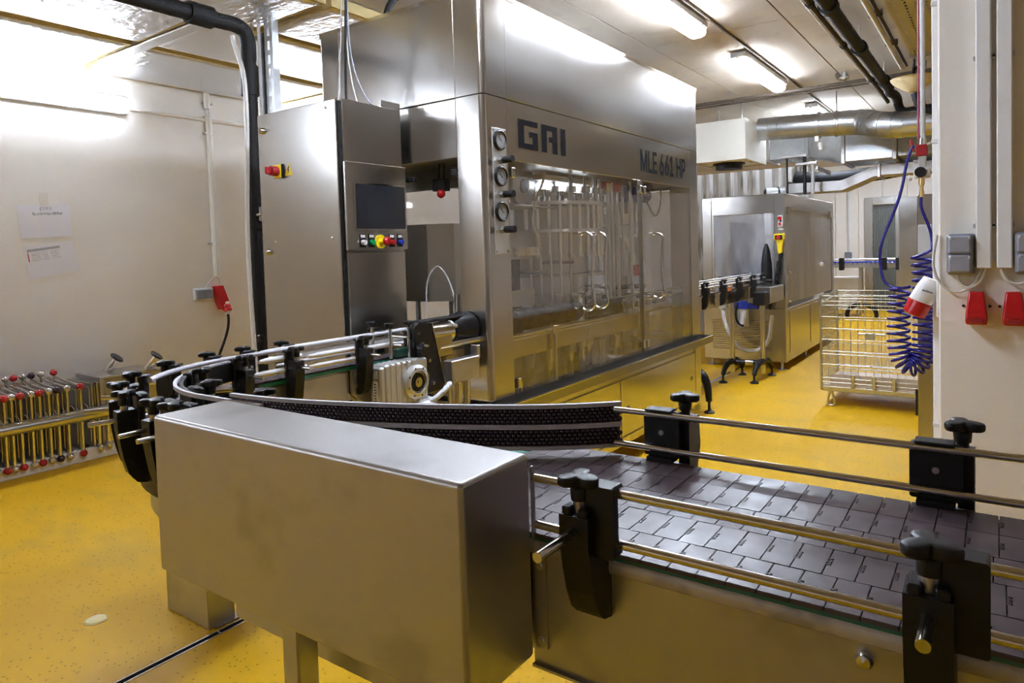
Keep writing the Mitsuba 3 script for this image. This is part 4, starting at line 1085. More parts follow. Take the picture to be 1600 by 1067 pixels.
for i in range(34):
    z = .3 + i * .082
    web = web.difference(sg.box(-3.562, z, -3.546, z + .046).buffer(.004))
part(t, 'web', prism(sg.box(-3.590, 0, -3.518, CEIL).intersection(web), 'y', 2.555, 2.559), 'galvanized')
part(t, 'flange', bx(-3.592, -3.588, 2.555, 2.60, 0, CEIL), 'galvanized')
part(t, 'flange', bx(-3.520, -3.516, 2.555, 2.60, 0, CEIL), 'galvanized')
t = thing('steel_conduit', 'thin shiny steel pipe running up beside the perforated strut', 'pipe')
part(t, 'pipe', cyl((-3.665, 2.52, 0), (-3.665, 2.52, CEIL), .013, 14), 'steel_shiny', smooth=40)
part(t, 'clamp', cat(bx(-3.685, -3.645, 2.50, 2.56, 2.66, 2.69, .003), cyl((-3.72, 2.53, 2.675), (-3.66, 2.53, 2.675), .012, 10)), 'steel_shiny')
part(t, 'conduit', cyl((-3.645, 2.545, 0), (-3.630, 2.545, CEIL), .010, 12), 'light_grey', smooth=40)
t = thing('white_cable', 'loose white cable drooping down along the black drain pipe', 'cable')
put(t, tube(spline([(-3.33, 2.173, 2.54), (-3.292, 2.173, 2.441), (-3.257, 2.173, 2.359), (-3.235, 2.173, 2.17), (-3.247, 2.173, 1.883), (-3.268, 2.173, 1.637), (-3.276, 2.173, 1.227), (-3.26, 2.173, .858), (-3.245, 2.173, .35), (-3.20, 2.15, .016)], 60), .012, 10), 'white_plastic', smooth=40)
t = thing('small_black_clip', 'small black clip on the wall side of the drain pipe near the curved conveyor', 'clip')
put(t, bx(-3.372, -3.340, 2.262, 2.295, .883, .924, .006), 'black_plastic')

# ------------------------------------------------------------------ foil insulation boards under the ceiling at the left
fi = thing('foil_insulation', 'silver foil insulation boards hung below the ceiling over the left aisle', 'insulation')


def foil_board(x0, x1, y0, y1, z0, z1, m, sag=.012, seed=0):
    nx, ny = 26, 40
    gx, gy = np.meshgrid(np.linspace(x0, x1, nx), np.linspace(y0, y1, ny), indexing='ij')
    P = np.c_[gx.ravel(), gy.ravel(), np.zeros(nx * ny)]
    w = meshkit.fbm(np.c_[P[:, 0] * 3.0, P[:, 1] * 3.0, np.full(len(P), seed * 3.3)], 4, seed)
    edge = np.minimum(np.minimum(P[:, 0] - x0, x1 - P[:, 0]), np.minimum(P[:, 1] - y0, y1 - P[:, 1]))
    P[:, 2] = z0 + sag * (w - .5) * 2 + .02 * np.clip(1 - edge / .05, 0, 1) ** 2
    f = []
    for i in range(nx - 1):
        for j in range(ny - 1):
            a = i * ny + j
            f += [[a, a + 1, a + ny + 1], [a, a + ny + 1, a + ny]]
    face = trimesh.Trimesh(P, f, process=False)
    k = part(fi, 'board', face, m, smooth=True)
    part(k, 'core', cat(bx(x0, x1, y0, y0 + .02, z0 + .01, z1), bx(x0, x1, y1 - .02, y1, z0 + .01, z1), bx(x0, x0 + .02, y0, y1, z0 + .01, z1), bx(x1 - .02, x1, y0, y1, z0 + .01, z1)), 'insulation_edge', label='tan edge of the insulation board')


for (x0, x1) in ((-5.56, -4.675), (-4.59, -3.82)):
    for (y0, y1) in ((-1.0, .65), (.68, 2.31), (2.395, 4.02), (4.05, 5.66)):
        foil_board(x0, x1, y0, y1, CEIL - .062, CEIL - .004, 'foil_flat' if (y0 > 2.35 and x0 > -5) else 'foil', .006, int(abs(x0 * 7 + y0 * 3)))
for (y0, y1) in ((.98, 2.62), (2.66, 4.26)):
    foil_board(-3.74, -3.10, y0, y1, CEIL - .075, CEIL - .004, 'foil', .016, int(y0 * 10))
part(fi, 'foil_tape', bx(-5.17, -3.86, 2.308, 2.398, CEIL - .072, CEIL - .062, .002), 'foil_flat', label='wide silver tape across the board joint')

# ------------------------------------------------------------------ right partition: trunking, sockets, plugs
YW = 3.0
for i, (x0, x1, l) in enumerate(((-.065, -.019, 'white vertical cable trunking on the cream wall, left of the pair'), (-.004, .042, 'white vertical cable trunking on the cream wall, right of the pair'))):
    t = thing('cable_trunking', l, 'trunking', 'white trunkings on the right wall')
    part(t, 'duct', bx(x0, x1, YW - .040, YW, 1.237, CEIL, .004), 'white_plastic')
    part(t, 'cover', bx(x0 + .003, x1 - .003, YW - .043, YW - .040, 1.2375, CEIL, .001), 'white_plastic')
    for z in (1.987, 1.389):
        part(t, 'clip', cat(bx(x0 - .008, x0 - .002, YW - .012, YW, z - .008, z + .008, .002), bx(x1 + .002, x1 + .007, YW - .012, YW, z - .008, z + .008, .002)), 'steel_dull')
for z in (1.987, 1.389):
    t = thing('trunking_clip', 'small steel clip between the two white trunkings, ' + ('upper one' if z > 1.5 else 'lower one just above the sockets'), 'clip')
    part(t, 'plate', bx(-.0165, -.0065, YW - .016, YW, z - .011, z + .011, .003), 'steel_shiny')
    part(t, 'screw', hexbolt((-.0115, YW - .016, z), (0, -1, 0), .003, .003), 'black_plastic')


def grey_switch(x0, lbl):
    t = thing('double_socket', lbl, 'socket', 'grey double sockets on the right wall')
    part(t, 'back_box', bx(x0, x0 + .086, YW - .030, YW, 1.214, 1.362, .006), 'grey_plastic')
    part(t, 'back_box', bx(x0, x0 + .080, YW - .052, YW - .028, 1.216, 1.360, .006), 'grey_plastic')
    for z in (1.222, 1.291):
        l = part(t, 'lid', bx(x0 + .005, x0 + .075, YW - .064, YW - .050, z, z + .064, .006), mat('lid_grey', base_color=(.27, .28, .33), roughness=.35))
        for dx in (.010, .066):
            part(l, 'catch', bx(x0 + dx, x0 + dx + .006, YW - .066, YW - .063, z + .050, z + .060, .001), 'light_grey')
    return t


grey_switch(-.153, 'grey double wall socket left of the two white trunkings')
grey_switch(.048, 'grey double wall socket at the right edge of the photo')


def cee_socket(xc, lbl):
    t = thing('red_power_socket', lbl, 'socket', 'red power sockets on the right wall')
    rings = []
    for z, w, d in ((1.036, .030, .062), (1.046, .033, .070), (1.060, .033, .074), (1.11, .028, .062), (1.143, .024, .050), (1.152, .021, .042)):
        p = rrect(xc - w, xc + w, YW - d, YW, .007, 4)
        rings.append(np.c_[np.array(p.exterior.coords)[:-1], np.full(len(p.exterior.coords) - 1, z)])
    body = loft(rings); body.fix_normals()
    part(t, 'hood', body, 'red_plastic', smooth=35)
    part(t, 'mouth', bx(xc - .022, xc + .022, YW - .0755, YW - .068, 1.042, 1.060, .003), 'red_dark')
    part(t, 'tab', prism(rrect(xc - .016, xc + .016, 1.062, 1.072, .002), 'y', YW - .0765, YW - .070), 'red_plastic')
    for z, r in ((1.143, .004), (1.094, .003)):
        part(t, 'screw', cyl((xc, YW - .060 + (.012 if z > 1.12 else -.004), z), (xc, YW - .05, z), r, 10), 'red_dark')
    for s in (-1, 1):
        part(t, 'lug', cyl((xc + s * .040, YW - .006, 1.098), (xc + s * .040, YW, 1.098), .005, 10), 'black_plastic')
    return t


cee_socket(-.0635, 'glossy red industrial power socket below the left white trunking')
cee_socket(.045, 'glossy red industrial power socket at the right edge of the photo')
t = thing('socket_cable', 'pale grey cables looping from the trunking under the left grey double socket', 'cable')
part(t, 'strand', tube(spline([(-.116, YW - .02, 1.214), (-.112, YW - .022, 1.185), (-.090, YW - .024, 1.166), (-.062, YW - .024, 1.178), (-.045, YW - .022, 1.205), (-.036, YW - .02, 1.24)], 30), .0050, 8), 'dirty_white', smooth=40)
part(t, 'strand', tube(spline([(-.185, YW - .012, 1.36), (-.194, YW - .015, 1.30), (-.190, YW - .016, 1.215), (-.168, YW - .018, 1.175), (-.125, YW - .02, 1.150), (-.085, YW - .02, 1.165), (-.060, YW - .02, 1.20), (-.048, YW - .02, 1.24)], 40), .0050, 8), 'dirty_white', smooth=40)
t = thing('socket_cable', 'pale grey cable running from the right white trunking to the socket at the photo edge', 'cable')
put(t, tube(spline([(.010, YW - .02, 1.24), (.018, YW - .022, 1.205), (.036, YW - .022, 1.185), (.065, YW - .02, 1.180), (.085, YW - .02, 1.214)], 30), .0055, 8), 'dirty_white', smooth=40)
t = thing('inlet_plug', 'white industrial plug with a red collar at the wall end beside the blue hose', 'plug')
ax = np.array([-.45, 0, -1.0]); ax /= np.linalg.norm(ax)
o = np.array([-.205, 3.06, 1.195])
part(t, 'wall_plate', bx(-.190, -.181, 3.02, 3.10, 1.05, 1.185, .003), 'white_plastic')
part(t, 'body', lathe([(0, 0), (.028, .002), (.036, .030), (.041, .085), (.041, .095), (0, .095)], o, ax, 28), 'white_plastic', smooth=35)
part(t, 'collar', lathe([(0, .095), (.039, .095), (.042, .10), (.040, .150), (.033, .154), (.031, .12), (0, .12)], o, ax, 28), 'red_plastic', smooth=35)
part(t, 'grip', cyl(o + ax * .045 + np.array([-.012, -.038, 0]), o + ax * .045 + np.array([.022, -.038, -.012]), .003, 8), 'grey_plastic', smooth=40)
t = thing('edge_trunking', 'narrow white trunking running up the end of the cream partition wall', 'trunking')
part(t, 'duct', bx(-.207, -.181, 3.105, 3.145, 0, CEIL, .003), 'white_plastic')
for z in (.62, 1.72, 2.24):
    part(t, 'clip', bx(-.209, -.181, 3.10, 3.150, z - .008, z + .008, .002), 'light_grey')
t = thing('steel_locker', 'narrow stainless steel locker standing behind the wall end below the blue hose', 'locker')
part(t, 'body', bx(-.295, -.235, 3.55, 3.95, 0, 1.545, .004), 'steel')
part(t, 'door', bx(-.233, -.180, 3.552, 3.95, .02, 1.54, .003), 'steel')
part(t, 'panel', bx(-.292, -.238, 3.546, 3.551, 1.28, 1.41, .002), 'light_grey')

# compressed-air drop with blue spiral hose
YA = 3.3
t = thing('air_line', 'grey air pipe with a red valve and black regulator knob beside the wall end', 'pipe')
part(t, 'pipe', cyl((-.252, YA, 1.745), (-.252, YA, CEIL), .0095, 14), 'light_grey', smooth=40)
part(t, 'purple_tube', cyl((-.268, YA, 1.70), (-.264, YA, CEIL), .0038, 10), 'purple_hose', smooth=40)
part(t, 'coupling', cat(cyl((-.254, YA, 1.735), (-.254, YA, 1.760), .017, 18), tube(spline([(-.24, YA, 1.735), (-.20, YA + .02, 1.75), (-.185, YA + .1, 1.76)], 10), .006, 8)), 'steel_shiny', smooth=40)
part(t, 'red_valve', bx(-.276, -.236, YA - .018, YA + .018, 1.688, 1.735, .003), 'red_dark')
part(t, 'filter_body', cat(bx(-.268, -.240, YA - .014, YA + .014, 1.640, 1.690, .003), cyl((-.285, YA, 1.668), (-.268, YA, 1.668), .008, 12)), 'cast_alu')
part(t, 'regulator', cat(bx(-.285, -.225, YA - .016, YA + .016, 1.598, 1.642, .005), cyl((-.295, YA, 1.605), (-.305, YA, 1.60), .012, 12)), 'dirty_white')
part(t, 'regulator_knob', cyl((-.258, YA - .016, 1.620), (-.258, YA - .045, 1.620), .021, 22), 'black_plastic', smooth=35)
part(t, 'brass_fitting', cat(cyl((-.257, YA, 1.598), (-.257, YA, 1.570), .011, 14), cyl((-.257, YA, 1.570), (-.257, YA, 1.545), .007, 12), cyl((-.257, YA, 1.545), (-.257, YA, 1.520), .009, 12)), 'brass', smooth=40)
part(t, 'red_tube', tube(spline([(-.295, YA, 1.76), (-.292, YA, 1.74), (-.287, YA, 1.71)], 8), .005, 8), 'red_plastic', smooth=40)
t = thing('spiral_hose', 'glossy blue spiral air hose hanging in a double coil beside the wall end', 'hose')


def coil(axis_pts, R, turns, n, ph=0.):
    a = spline(axis_pts, n); out = []
    tg = np.gradient(a, axis=0); tg /= np.linalg.norm(tg, axis=1, keepdims=True)
    for i in range(n):
        u = np.cross(tg[i], [0, 1.0, 0]); u /= np.linalg.norm(u); w = np.cross(tg[i], u)
        th = ph + 2 * math.pi * turns[i]
        r = R[i] if hasattr(R, '__len__') else R
        out.append(a[i] + r * (math.cos(th) * u + math.sin(th) * w))
    return np.array(out)


n = 760
s = np.linspace(0, 1, n)
dens = 1 + 1.0 * np.exp(-((s - .44) / .10) ** 2)
tn = np.cumsum(dens); tn = tn / tn[-1] * 31
cx = [(-.338, YA, 1.150), (-.343, YA, 1.03), (-.344, YA, .93), (-.337, YA, .865), (-.320, YA, .828), (-.296, YA, .815), (-.272, YA, .828), (-.256, YA, .865), (-.250, YA, .93), (-.248, YA, 1.08), (-.252, YA, 1.18), (-.256, YA, 1.27)]
hel = coil(cx, .038 + .003 * np.sin(s * 3.14), tn, n)
lead = spline([(-.285, YA, 1.735), (-.302, YA, 1.695), (-.325, YA, 1.58), (-.375, YA, 1.42), (-.408, YA, 1.32), (-.408, YA, 1.22), (-.39, YA - .01, 1.165), (-.365, YA - .02, 1.15)], 60)
tail = spline([(-.222, YA - .02, 1.30), (-.222, YA, 1.345), (-.236, YA, 1.41), (-.256, YA, 1.47), (-.257, YA, 1.525)], 30)
part(t, 'coil', tube(hel, .0058, 8), 'blue_hose', smooth=True)
part(t, 'lead', tube(np.vstack([lead, spline([lead[-1], (lead[-1] + hel[0]) / 2 + [0, -.012, -.006], hel[0]], 8)[1:]]), .0058, 8), 'blue_hose', smooth=True)
part(t, 'lead', tube(np.vstack([spline([hel[-1], (hel[-1] + tail[0]) / 2 + [.004, -.006, 0], tail[0]], 8)[:-1], tail]), .0058, 8), 'blue_hose', smooth=True)

# ------------------------------------------------------------------ far cabinet machine with hazy panes
LX0, LX1, LY0, LY1 = -2.69, -1.81, 7.47, 10.05
far = thing('labelling_machine', 'stainless steel cabinet machine with hazy panes at the far end of the aisle', 'machine')
part(far, 'lower_case', bx(LX0, LX1, LY0, LY1, .085, .655, .006), 'steel')
for i in range(14):
    z = .20 + i * .024
    part(far, 'louvre', prism([(LY0, z), (LY0 - .008, z + .003), (LY0, z + .012)], 'x', LX0 + .10, LX1 - .14), 'steel')
part(far, 'lower_door', bx(LX1, LX1 + .006, 7.62, 8.55, .17, .62, .003), 'steel')
part(far, 'lower_door', bx(LX1, LX1 + .006, 8.60, 9.95, .17, .62, .003), 'steel')
for (x, y) in ((LX0, LY0), (LX1 - .105, LY0), (LX0, LY1 - .1), (LX1 - .105, LY1 - .1)):
    part(far, 'post', bx(x, x + .105, y, y + .1, .655, 1.86, .004), 'steel')
part(far, 'top_band', bx(LX0 + .105, LX1 - .105, LY0 + .002, LY0 + .03, 1.665, 1.86, .003), 'steel')
part(far, 'top_band', bx(LX1 - .03, LX1 - .002, LY0 + .10, LY1 - .10, 1.70, 1.86, .003), 'steel')
part(far, 'roof', bx(LX0 + .01, LX1 - .01, LY0 + .01, LY1 - .01, 1.85, 1.866, .003), 'steel')
part(far, 'front_pane', bx(LX0 + .13, LX1 - .115, LY0 + .012, LY0 + .018, .74, 1.66), 'hazy_pane', label='hazy front pane')
part(far, 'pane_frame', cat(bx(LX0 + .105, LX0 + .13, LY0 + .006, LY0 + .022, .66, 1.665), bx(LX0 + .105, LX1 - .105, LY0 + .006, LY0 + .022, .66, .74)), 'steel')
part(far, 'side_pane', bx(LX1 - .020, LX1 - .012, LY0 + .12, LY1 - .12, .70, 1.70), 'milky_pane', label='hazy side pane')
for (y, z) in ((LY0 + .14, 1.69), (LY1 - .25, 1.70)):
    part(far, 'hinge', bx(LX1 - .01, LX1 + .02, y - .03, y + .03, z - .04, z + .04, .005), 'steel_shiny')
part(far, 'knob', ball((LX1 + .012, 9.2, 1.06), .03, 2), 'white_plastic', smooth=True)
for z in (1.03, .72):
    part(far, 'knob', ball((LX1 + .008, 7.62, z), .014, 1), 'steel_shiny', smooth=True)
for (x, y) in ((LX0 + .06, LY0 + .1), (LX1 - .06, LY0 + .06), (LX1 - .06, 8.6), (LX1 - .06, LY1 - .1), (LX0 + .06, LY1 - .1)):
    part(far, 'foot', cat(cyl((x, y, 0), (x, y, .012), .055, 18), cyl((x, y, .012), (x, y, .085), .018, 12)), 'steel_dull', smooth=40)
part(far, 'inner_frame', cat(bx(-2.5, -2.0, 8.0, 8.4, .66, 1.05), bx(-2.52, -2.46, 7.9, 8.5, 1.05, 1.6), bx(-2.2, -2.1, 7.75, 7.9, .66, 1.35, .02), bx(-2.5, -2.0, 7.9, 7.95, 1.40, 1.44)), 'steel_dark')
part(far, 'inner_body', cat(cyl((-2.28, 7.72, .66), (-2.28, 7.72, 1.16), .17, 24)), 'black_plastic', smooth=40)
part(far, 'black_head', cat(lathe([(.055, 0), (.052, .20), (.036, .33), (.015, .40), (0, .41)], (-1.985, 7.41, .935), (0, 0, 1), 20)), 'black_plastic', smooth=35)
bxk = part(far, 'button_box', bx(-1.872, -1.828, LY0 - .03, LY0, 1.51, 1.635, .004), 'white_plastic', label='small box with red buttons')
for z, r in ((1.603, .019), (1.545, .013)):
    part(bxk, 'button', cyl((-1.85, LY0 - .03, z), (-1.85, LY0 - .052, z), r, 18), 'red_plastic', smooth=40)
part(bxk, 'button', cyl((-1.843, LY0 - .03, 1.573), (-1.843, LY0 - .04, 1.573), .010, 12), 'black_plastic', smooth=40)
part(far, 'name_plate', bx(-1.875, -1.828, LY0 - .002, LY0, 1.482, 1.503), 'white_plastic')
pd = thing('pendant_control', 'yellow hand-held pendant control with a red button hanging on the far cabinet machine', 'controller')
part(pd, 'head', bx(-1.905, -1.805, LY0 - .075, LY0 - .005, 1.375, 1.445, .008), 'yellow_plastic')
part(pd, 'face', bx(-1.893, -1.817, LY0 - .079, LY0 - .073, 1.383, 1.428, .002), 'black_plastic')
part(pd, 'button', cyl((-1.855, LY0 - .079, 1.405), (-1.855, LY0 - .10, 1.405), .021, 18), 'red_plastic', smooth=40)
part(pd, 'grip', prism(sg.Polygon([(-1.880, 1.378), (-1.815, 1.378), (-1.830, 1.33), (-1.835, 1.25), (-1.862, 1.235), (-1.870, 1.30)]).buffer(.004), 'y', LY0 - .06, LY0 - .02), 'yellow_plastic', smooth=25)
part(pd, 'boot', cyl((-1.848, LY0 - .04, 1.24), (-1.856, LY0 - .05, 1.16), .020, 14, .011), 'black_rubber', smooth=40)
sp = spline([(-1.856, LY0 - .05, 1.16), (-1.87, LY0 - .055, 1.05), (-1.90, LY0 - .06, .90), (-1.95, LY0 - .06, .75), (-1.985, LY0 - .06, .60)], 260)
part(pd, 'spiral_cable', tube(coil(sp[::26], .022, np.linspace(0, 30, 360), 360), .006, 6), 'black_rubber', smooth=True)

# outfeed conveyor on a bipod stand
oc = thing('outfeed_conveyor', 'short outfeed conveyor with black brackets leading from the filling machine to the far cabinet machine', 'conveyor')
part(oc, 'beam', bx(-2.10, -2.02, 5.25, 7.30, .80, .925, .004), 'steel')
part(oc, 'belt', bx(-2.10, -2.02, 5.25, 7.36, .925, .931), 'belt')
part(oc, 'end_body', bx(-2.02, -1.80, 6.85, 7.36, .76, .92, .006), 'steel')
part(oc, 'motor_box', bx(-1.93, -1.82, 6.70, 6.84, .75, .88, .008), 'black_plastic')
for x, z in ((-2.125, .99), (-2.125, 1.03), (-1.995, .99), (-1.995, 1.03)):
    part(oc, 'guide_rail', cyl((x, 5.25, z), (x, 7.33, z), .008, 10), 'uhmw', smooth=40)
for y in (5.5, 5.95, 6.4, 6.85, 7.2):
    set_bracket(oc, -1.99, y, 0)
    set_bracket(oc, -2.13, y + .1, 180)
part(oc, 'red_sensor', bx(-1.99, -1.96, 6.1, 6.16, .93, .97, .003), mat('orange', base_color=(.7, .2, .05), roughness=.4))
for (x, y) in ((-2.17, 6.82), (-1.90, 6.92)):
    part(oc, 'post', cyl((x, y, .06), (x, y, .80), .024, 16), 'steel', smooth=40)
part(oc, 'foot_beam', cyl((-2.17, 6.82, .165), (-1.90, 6.92, .165), .026, 16), 'black_plastic', smooth=40)
part(oc, 'foot_sleeve', cyl((-2.06, 6.86, .165), (-1.99, 6.887, .165), .030, 16), 'steel', smooth=40)
for (x, y) in ((-2.17, 6.82), (-1.90, 6.92)):
    for s in (-1, 1):
        e = np.array([x + s * .02, y + s * .24, 0])
        part(oc, 'foot_arm', tube(spline([(x, y, .175), (x + s * .006, y + s * .10, .178), (x + s * .014, y + s * .19, .14), (e[0], e[1], .08)], 14), list(np.linspace(.034, .022, 14)), 12), 'black_plastic', smooth=40)
        part(oc, 'foot_pad', lathe([(0, 0), (.042, 0), (.040, .010), (.016, .022), (.010, .028), (.010, .085), (0, .085)], e, (0, 0, 1), 18), 'black_plastic', smooth=35)
part(oc, 'foot_arm', tube(spline([(-2.02, 5.42, .30), (-1.97, 5.40, .29), (-1.92, 5.37, .22), (-1.895, 5.345, .09)], 16), list(np.linspace(.04, .024, 16)), 12), 'black_plastic', smooth=40)
part(oc, 'foot_pad', lathe([(0, 0), (.042, 0), (.040, .010), (.016, .022), (.012, .028), (.012, .09), (0, .09)], (-1.893, 5.34, 0), (0, 0, 1), 18), 'black_plastic', smooth=35)
part(oc, 'post', cyl((-2.02, 5.42, .0), (-2.02, 5.42, .80), .024, 16), 'steel', smooth=40)
t = thing('hose_loop', 'grey ribbed hose hanging in a loop in front of the far cabinet machine', 'hose')
hp = spline([(-2.42, 7.30, .70), (-2.40, 7.28, .55), (-2.33, 7.26, .38), (-2.20, 7.25, .24), (-2.05, 7.25, .235), (-1.95, 7.26, .32), (-1.92, 7.28, .44), (-1.90, 7.30, .60)], 120)
part(t, 'tube', tube(hp, [.020 + .003 * (i % 2) for i in range(120)], 10), 'light_grey', smooth=40)
part(t, 'coupling', cat(cyl((-2.42, 7.30, .66), (-2.42, 7.30, .76), .045, 18), cyl((-2.42, 7.30, .72), (-2.30, 7.32, .72), .035, 16)), 'cast_alu', smooth=40)
t = thing('water_filter', 'small filter housing with a blue cap below the outfeed conveyor', 'filter')
part(t, 'bowl', cyl((-2.22, 7.36, .47), (-2.22, 7.36, .66), .055, 24), 'light_grey', smooth=40)
part(t, 'cap', cat(cyl((-2.22, 7.36, .66), (-2.22, 7.36, .735), .066, 24), bx(-2.30, -2.06, 7.33, 7.39, .655, .715, .006)), 'blue_plastic', smooth=35)
part(t, 'bracket', bx(-2.25, -2.19, 7.40, 7.47, .68, .72), 'steel_dull')
part(t, 'hose', tube(spline([(-2.26, 7.31, .72), (-2.28, 7.30, .60), (-2.25, 7.30, .50), (-2.20, 7.30, .48)], 20), .012, 8), 'black_rubber', smooth=40)

# ------------------------------------------------------------------ hood, ducts
hood = thing('extraction_hood', 'cream extraction hood hanging from the ceiling over the far cabinet machine', 'hood')
hz0, hz1 = 2.203, 2.61
part(hood, 'shell', cat(bx(-2.62, -2.063, 7.0, 7.02, hz0, hz1), bx(-2.083, -2.063, 7.0, 7.76, hz0, hz1), bx(-2.62, -2.60, 7.0, 7.76, hz0, hz1), bx(-2.62, -2.063, 7.74, 7.76, hz0, hz1), bx(-2.62, -2.063, 7.0, 7.76, hz1 - .02, hz1)), 'hood_cream')
part(hood, 'underside', bx(-2.60, -2.083, 7.02, 7.74, hz0 + .012, hz0 + .02), mat('hood_under', base_color=proc(lambda p, n, uv: mix((.66, .60, .45), (.30, .24, .12), smoothstep(.6, .75, fbm(p.x * 14, p.y * 14, 0., 3)))), roughness=.6))
part(hood, 'fan_outlet', cat(cyl((-2.36, 7.4, hz0 - .05), (-2.36, 7.4, hz0 + .015), .14, 32), cyl((-2.36, 7.4, hz0 - .004), (-2.36, 7.4, hz0 + .015), .165, 32)), 'black_plastic', smooth=40)
part(hood, 'hanger_rod', cyl((-2.12, 7.1, hz1), (-2.12, 7.1, CEIL), .008, 10), 'steel_dull', smooth=40)
part(hood, 'hanger_rod', cyl((-2.55, 7.65, hz1), (-2.55, 7.65, CEIL), .008, 10), 'steel_dull', smooth=40)
rd = thing('round_duct', 'round galvanized ventilation duct with an elbow below the ceiling', 'duct')
part(rd, 'straight', cyl((-2.062, 7.5, 2.552), (-1.28, 7.5, 2.515), .118, 40), 'galvanized', smooth=40)
el = spline([(-1.28, 7.5, 2.515), (-1.16, 7.5, 2.508), (-1.04, 7.46, 2.485), (-.97, 7.38, 2.455), (-.90, 7.30, 2.425), (-.80, 7.26, 2.405), (-.70, 7.255, 2.395)], 9)
part(rd, 'elbow', tube(el, .121, 36), 'galvanized', smooth=22)
part(rd, 'straight', cyl((-.72, 7.255, 2.397), (.6, 7.255, 2.36), .116, 40), 'galvanized', smooth=40)
for i in range(1, len(el) - 1):
    d = el[i + 1] - el[i - 1]; d /= np.linalg.norm(d)
    part(rd, 'gore_seam', lathe([(.118, -.005), (.126, -.005), (.126, .005), (.118, .005)], el[i], d, 36), 'galvanized', smooth=30)
for x, z in ((-1.95, 2.5463), (-1.86, 2.542), (-1.76, 2.5375)):
    part(rd, 'seam', lathe([(.117, -.004), (.121, 0), (.117, .004)], (x, 7.5, z), (1, 0, -.047), 40), 'galvanized', smooth=30)
for x, z, r in ((-1.47, 2.524, .133), (-1.31, 2.5165, .128)):
    part(rd, 'flange_ring', lathe([(.118, -.012), (r, -.012), (r, .012), (.118, .012)], (x, 7.5, z), (1, 0, -.047), 40), 'steel_dull' if x > -1.4 else 'galvanized', smooth=30)
part(rd, 'hanger_rod', cyl((-1.31, 7.5, 2.64), (-1.31, 7.5, CEIL), .006, 8), 'steel_dull', smooth=40)
part(rd, 'test_port', cat(bx(-1.49, -1.45, 7.36, 7.40, 2.34, 2.40, .004), cyl((-1.44, 7.37, 2.33), (-1.43, 7.37, 2.26), .025, 14)), 'white_plastic', smooth=35)
qd = thing('square_duct', 'large rectangular galvanized duct with flanged joints behind the round duct', 'duct')
part(qd, 'section', bx(-2.16, -1.76, 8.20, 8.62, 2.30, 2.62, .004), 'galvanized')
rt = [np.array([[x, y0, z0], [x, y1, z0], [x, y1, z1], [x, y0, z1]]) for x, y0, y1, z0, z1 in ((-1.72, 8.20, 8.62, 2.30, 2.62), (-1.36, 8.0, 8.62, 2.19, 2.60))]
mm = loft(rt); mm.fix_normals()
part(qd, 'reducer', mm, 'galvanized')
part(qd, 'section', bx(-1.32, -.88, 8.0, 8.62, 2.185, 2.60, .004), 'galvanized')
part(qd, 'section', bx(-.84, .5, 8.05, 8.62, 2.20, 2.58, .004), 'galvanized')
for x in (-2.16, -1.74, -1.34, -.86):
    part(qd, 'joint_flange', bx(x - .02, x + .02, 7.985 if x > -1.5 else 8.18, 8.64, 2.165 if x > -1.5 else 2.28, 2.63, .004), 'steel_dull')
part(qd, 'hanger', cat(bx(-1.85, -1.83, 8.0, 8.65, 2.24, 2.28), bx(-1.60, -1.58, 7.95, 8.65, 2.12, 2.16)), 'steel_dull')
t = thing('cable_rods', 'dark and grey rods dropping from the duct hangers onto the far cabinet machine', 'rods')
for x, z1, r, m in ((-1.89, 2.30, .010, 'black_plastic'), (-1.708, 2.30, .018, 'black_plastic'), (-1.627, 2.18, .018, 'light_grey')):
    part(t, 'rod', cyl((x, 7.93, 1.866), (x, 7.93, z1), r, 12), m, smooth=40)
part(t, 'crosspiece', cat(bx(-1.95, -1.68, 7.91, 7.96, 2.27, 2.30, .004), bx(-1.80, -1.58, 7.91, 7.96, 2.18, 2.21, .004)), 'steel_dull')
t = thing('flat_duct', 'flat bright steel duct arm bending upward below the rectangular duct', 'duct')
rings = []
for x, z in ((-1.97, 1.97), (-1.42, 1.965), (-1.36, 1.985), (-1.10, 2.09), (-1.02, 2.10), (-.2, 2.10)):
    rings.append(np.array([[x, 8.35, z - .055], [x, 8.75, z - .055], [x, 8.75, z + .055], [x, 8.35, z + .055]]))
mm = loft(rings); mm.fix_normals()
part(t, 'body', mm, 'steel_dull')
part(t, 'end_cap', bx(-2.0, -1.97, 8.33, 8.77, 1.89, 2.05, .003), 'steel_shiny')
part(t, 'joint_flange', bx(-1.06, -1.03, 8.32, 8.77, 2.02, 2.17, .003), 'galvanized')
t = thing('insulated_pipe', 'thick black insulated pipe behind the flat duct arm', 'pipe')
put(t, tube(spline([(-2.03, 8.9, 2.14), (-1.8, 8.9, 2.10), (-1.3, 8.9, 2.10), (-.9, 8.9, 2.14), (.4, 8.9, 2.16)], 30), .085, 20), 'black_rubber', smooth=40)
t = thing('streaked_sheet', 'white plastic sheet with dark vertical drip streaks behind the far cabinet machine', 'sheet')


def streak(p, n, uv):
    s = smoothstep(.46, .66, fbm(p.x * 30, p.z * 2.2, p.y, 3))
    return mix((.62, .61, .58), (.22, .20, .16), s * smoothstep(.2, .7, noise(p.x * 3, p.z * 4)))


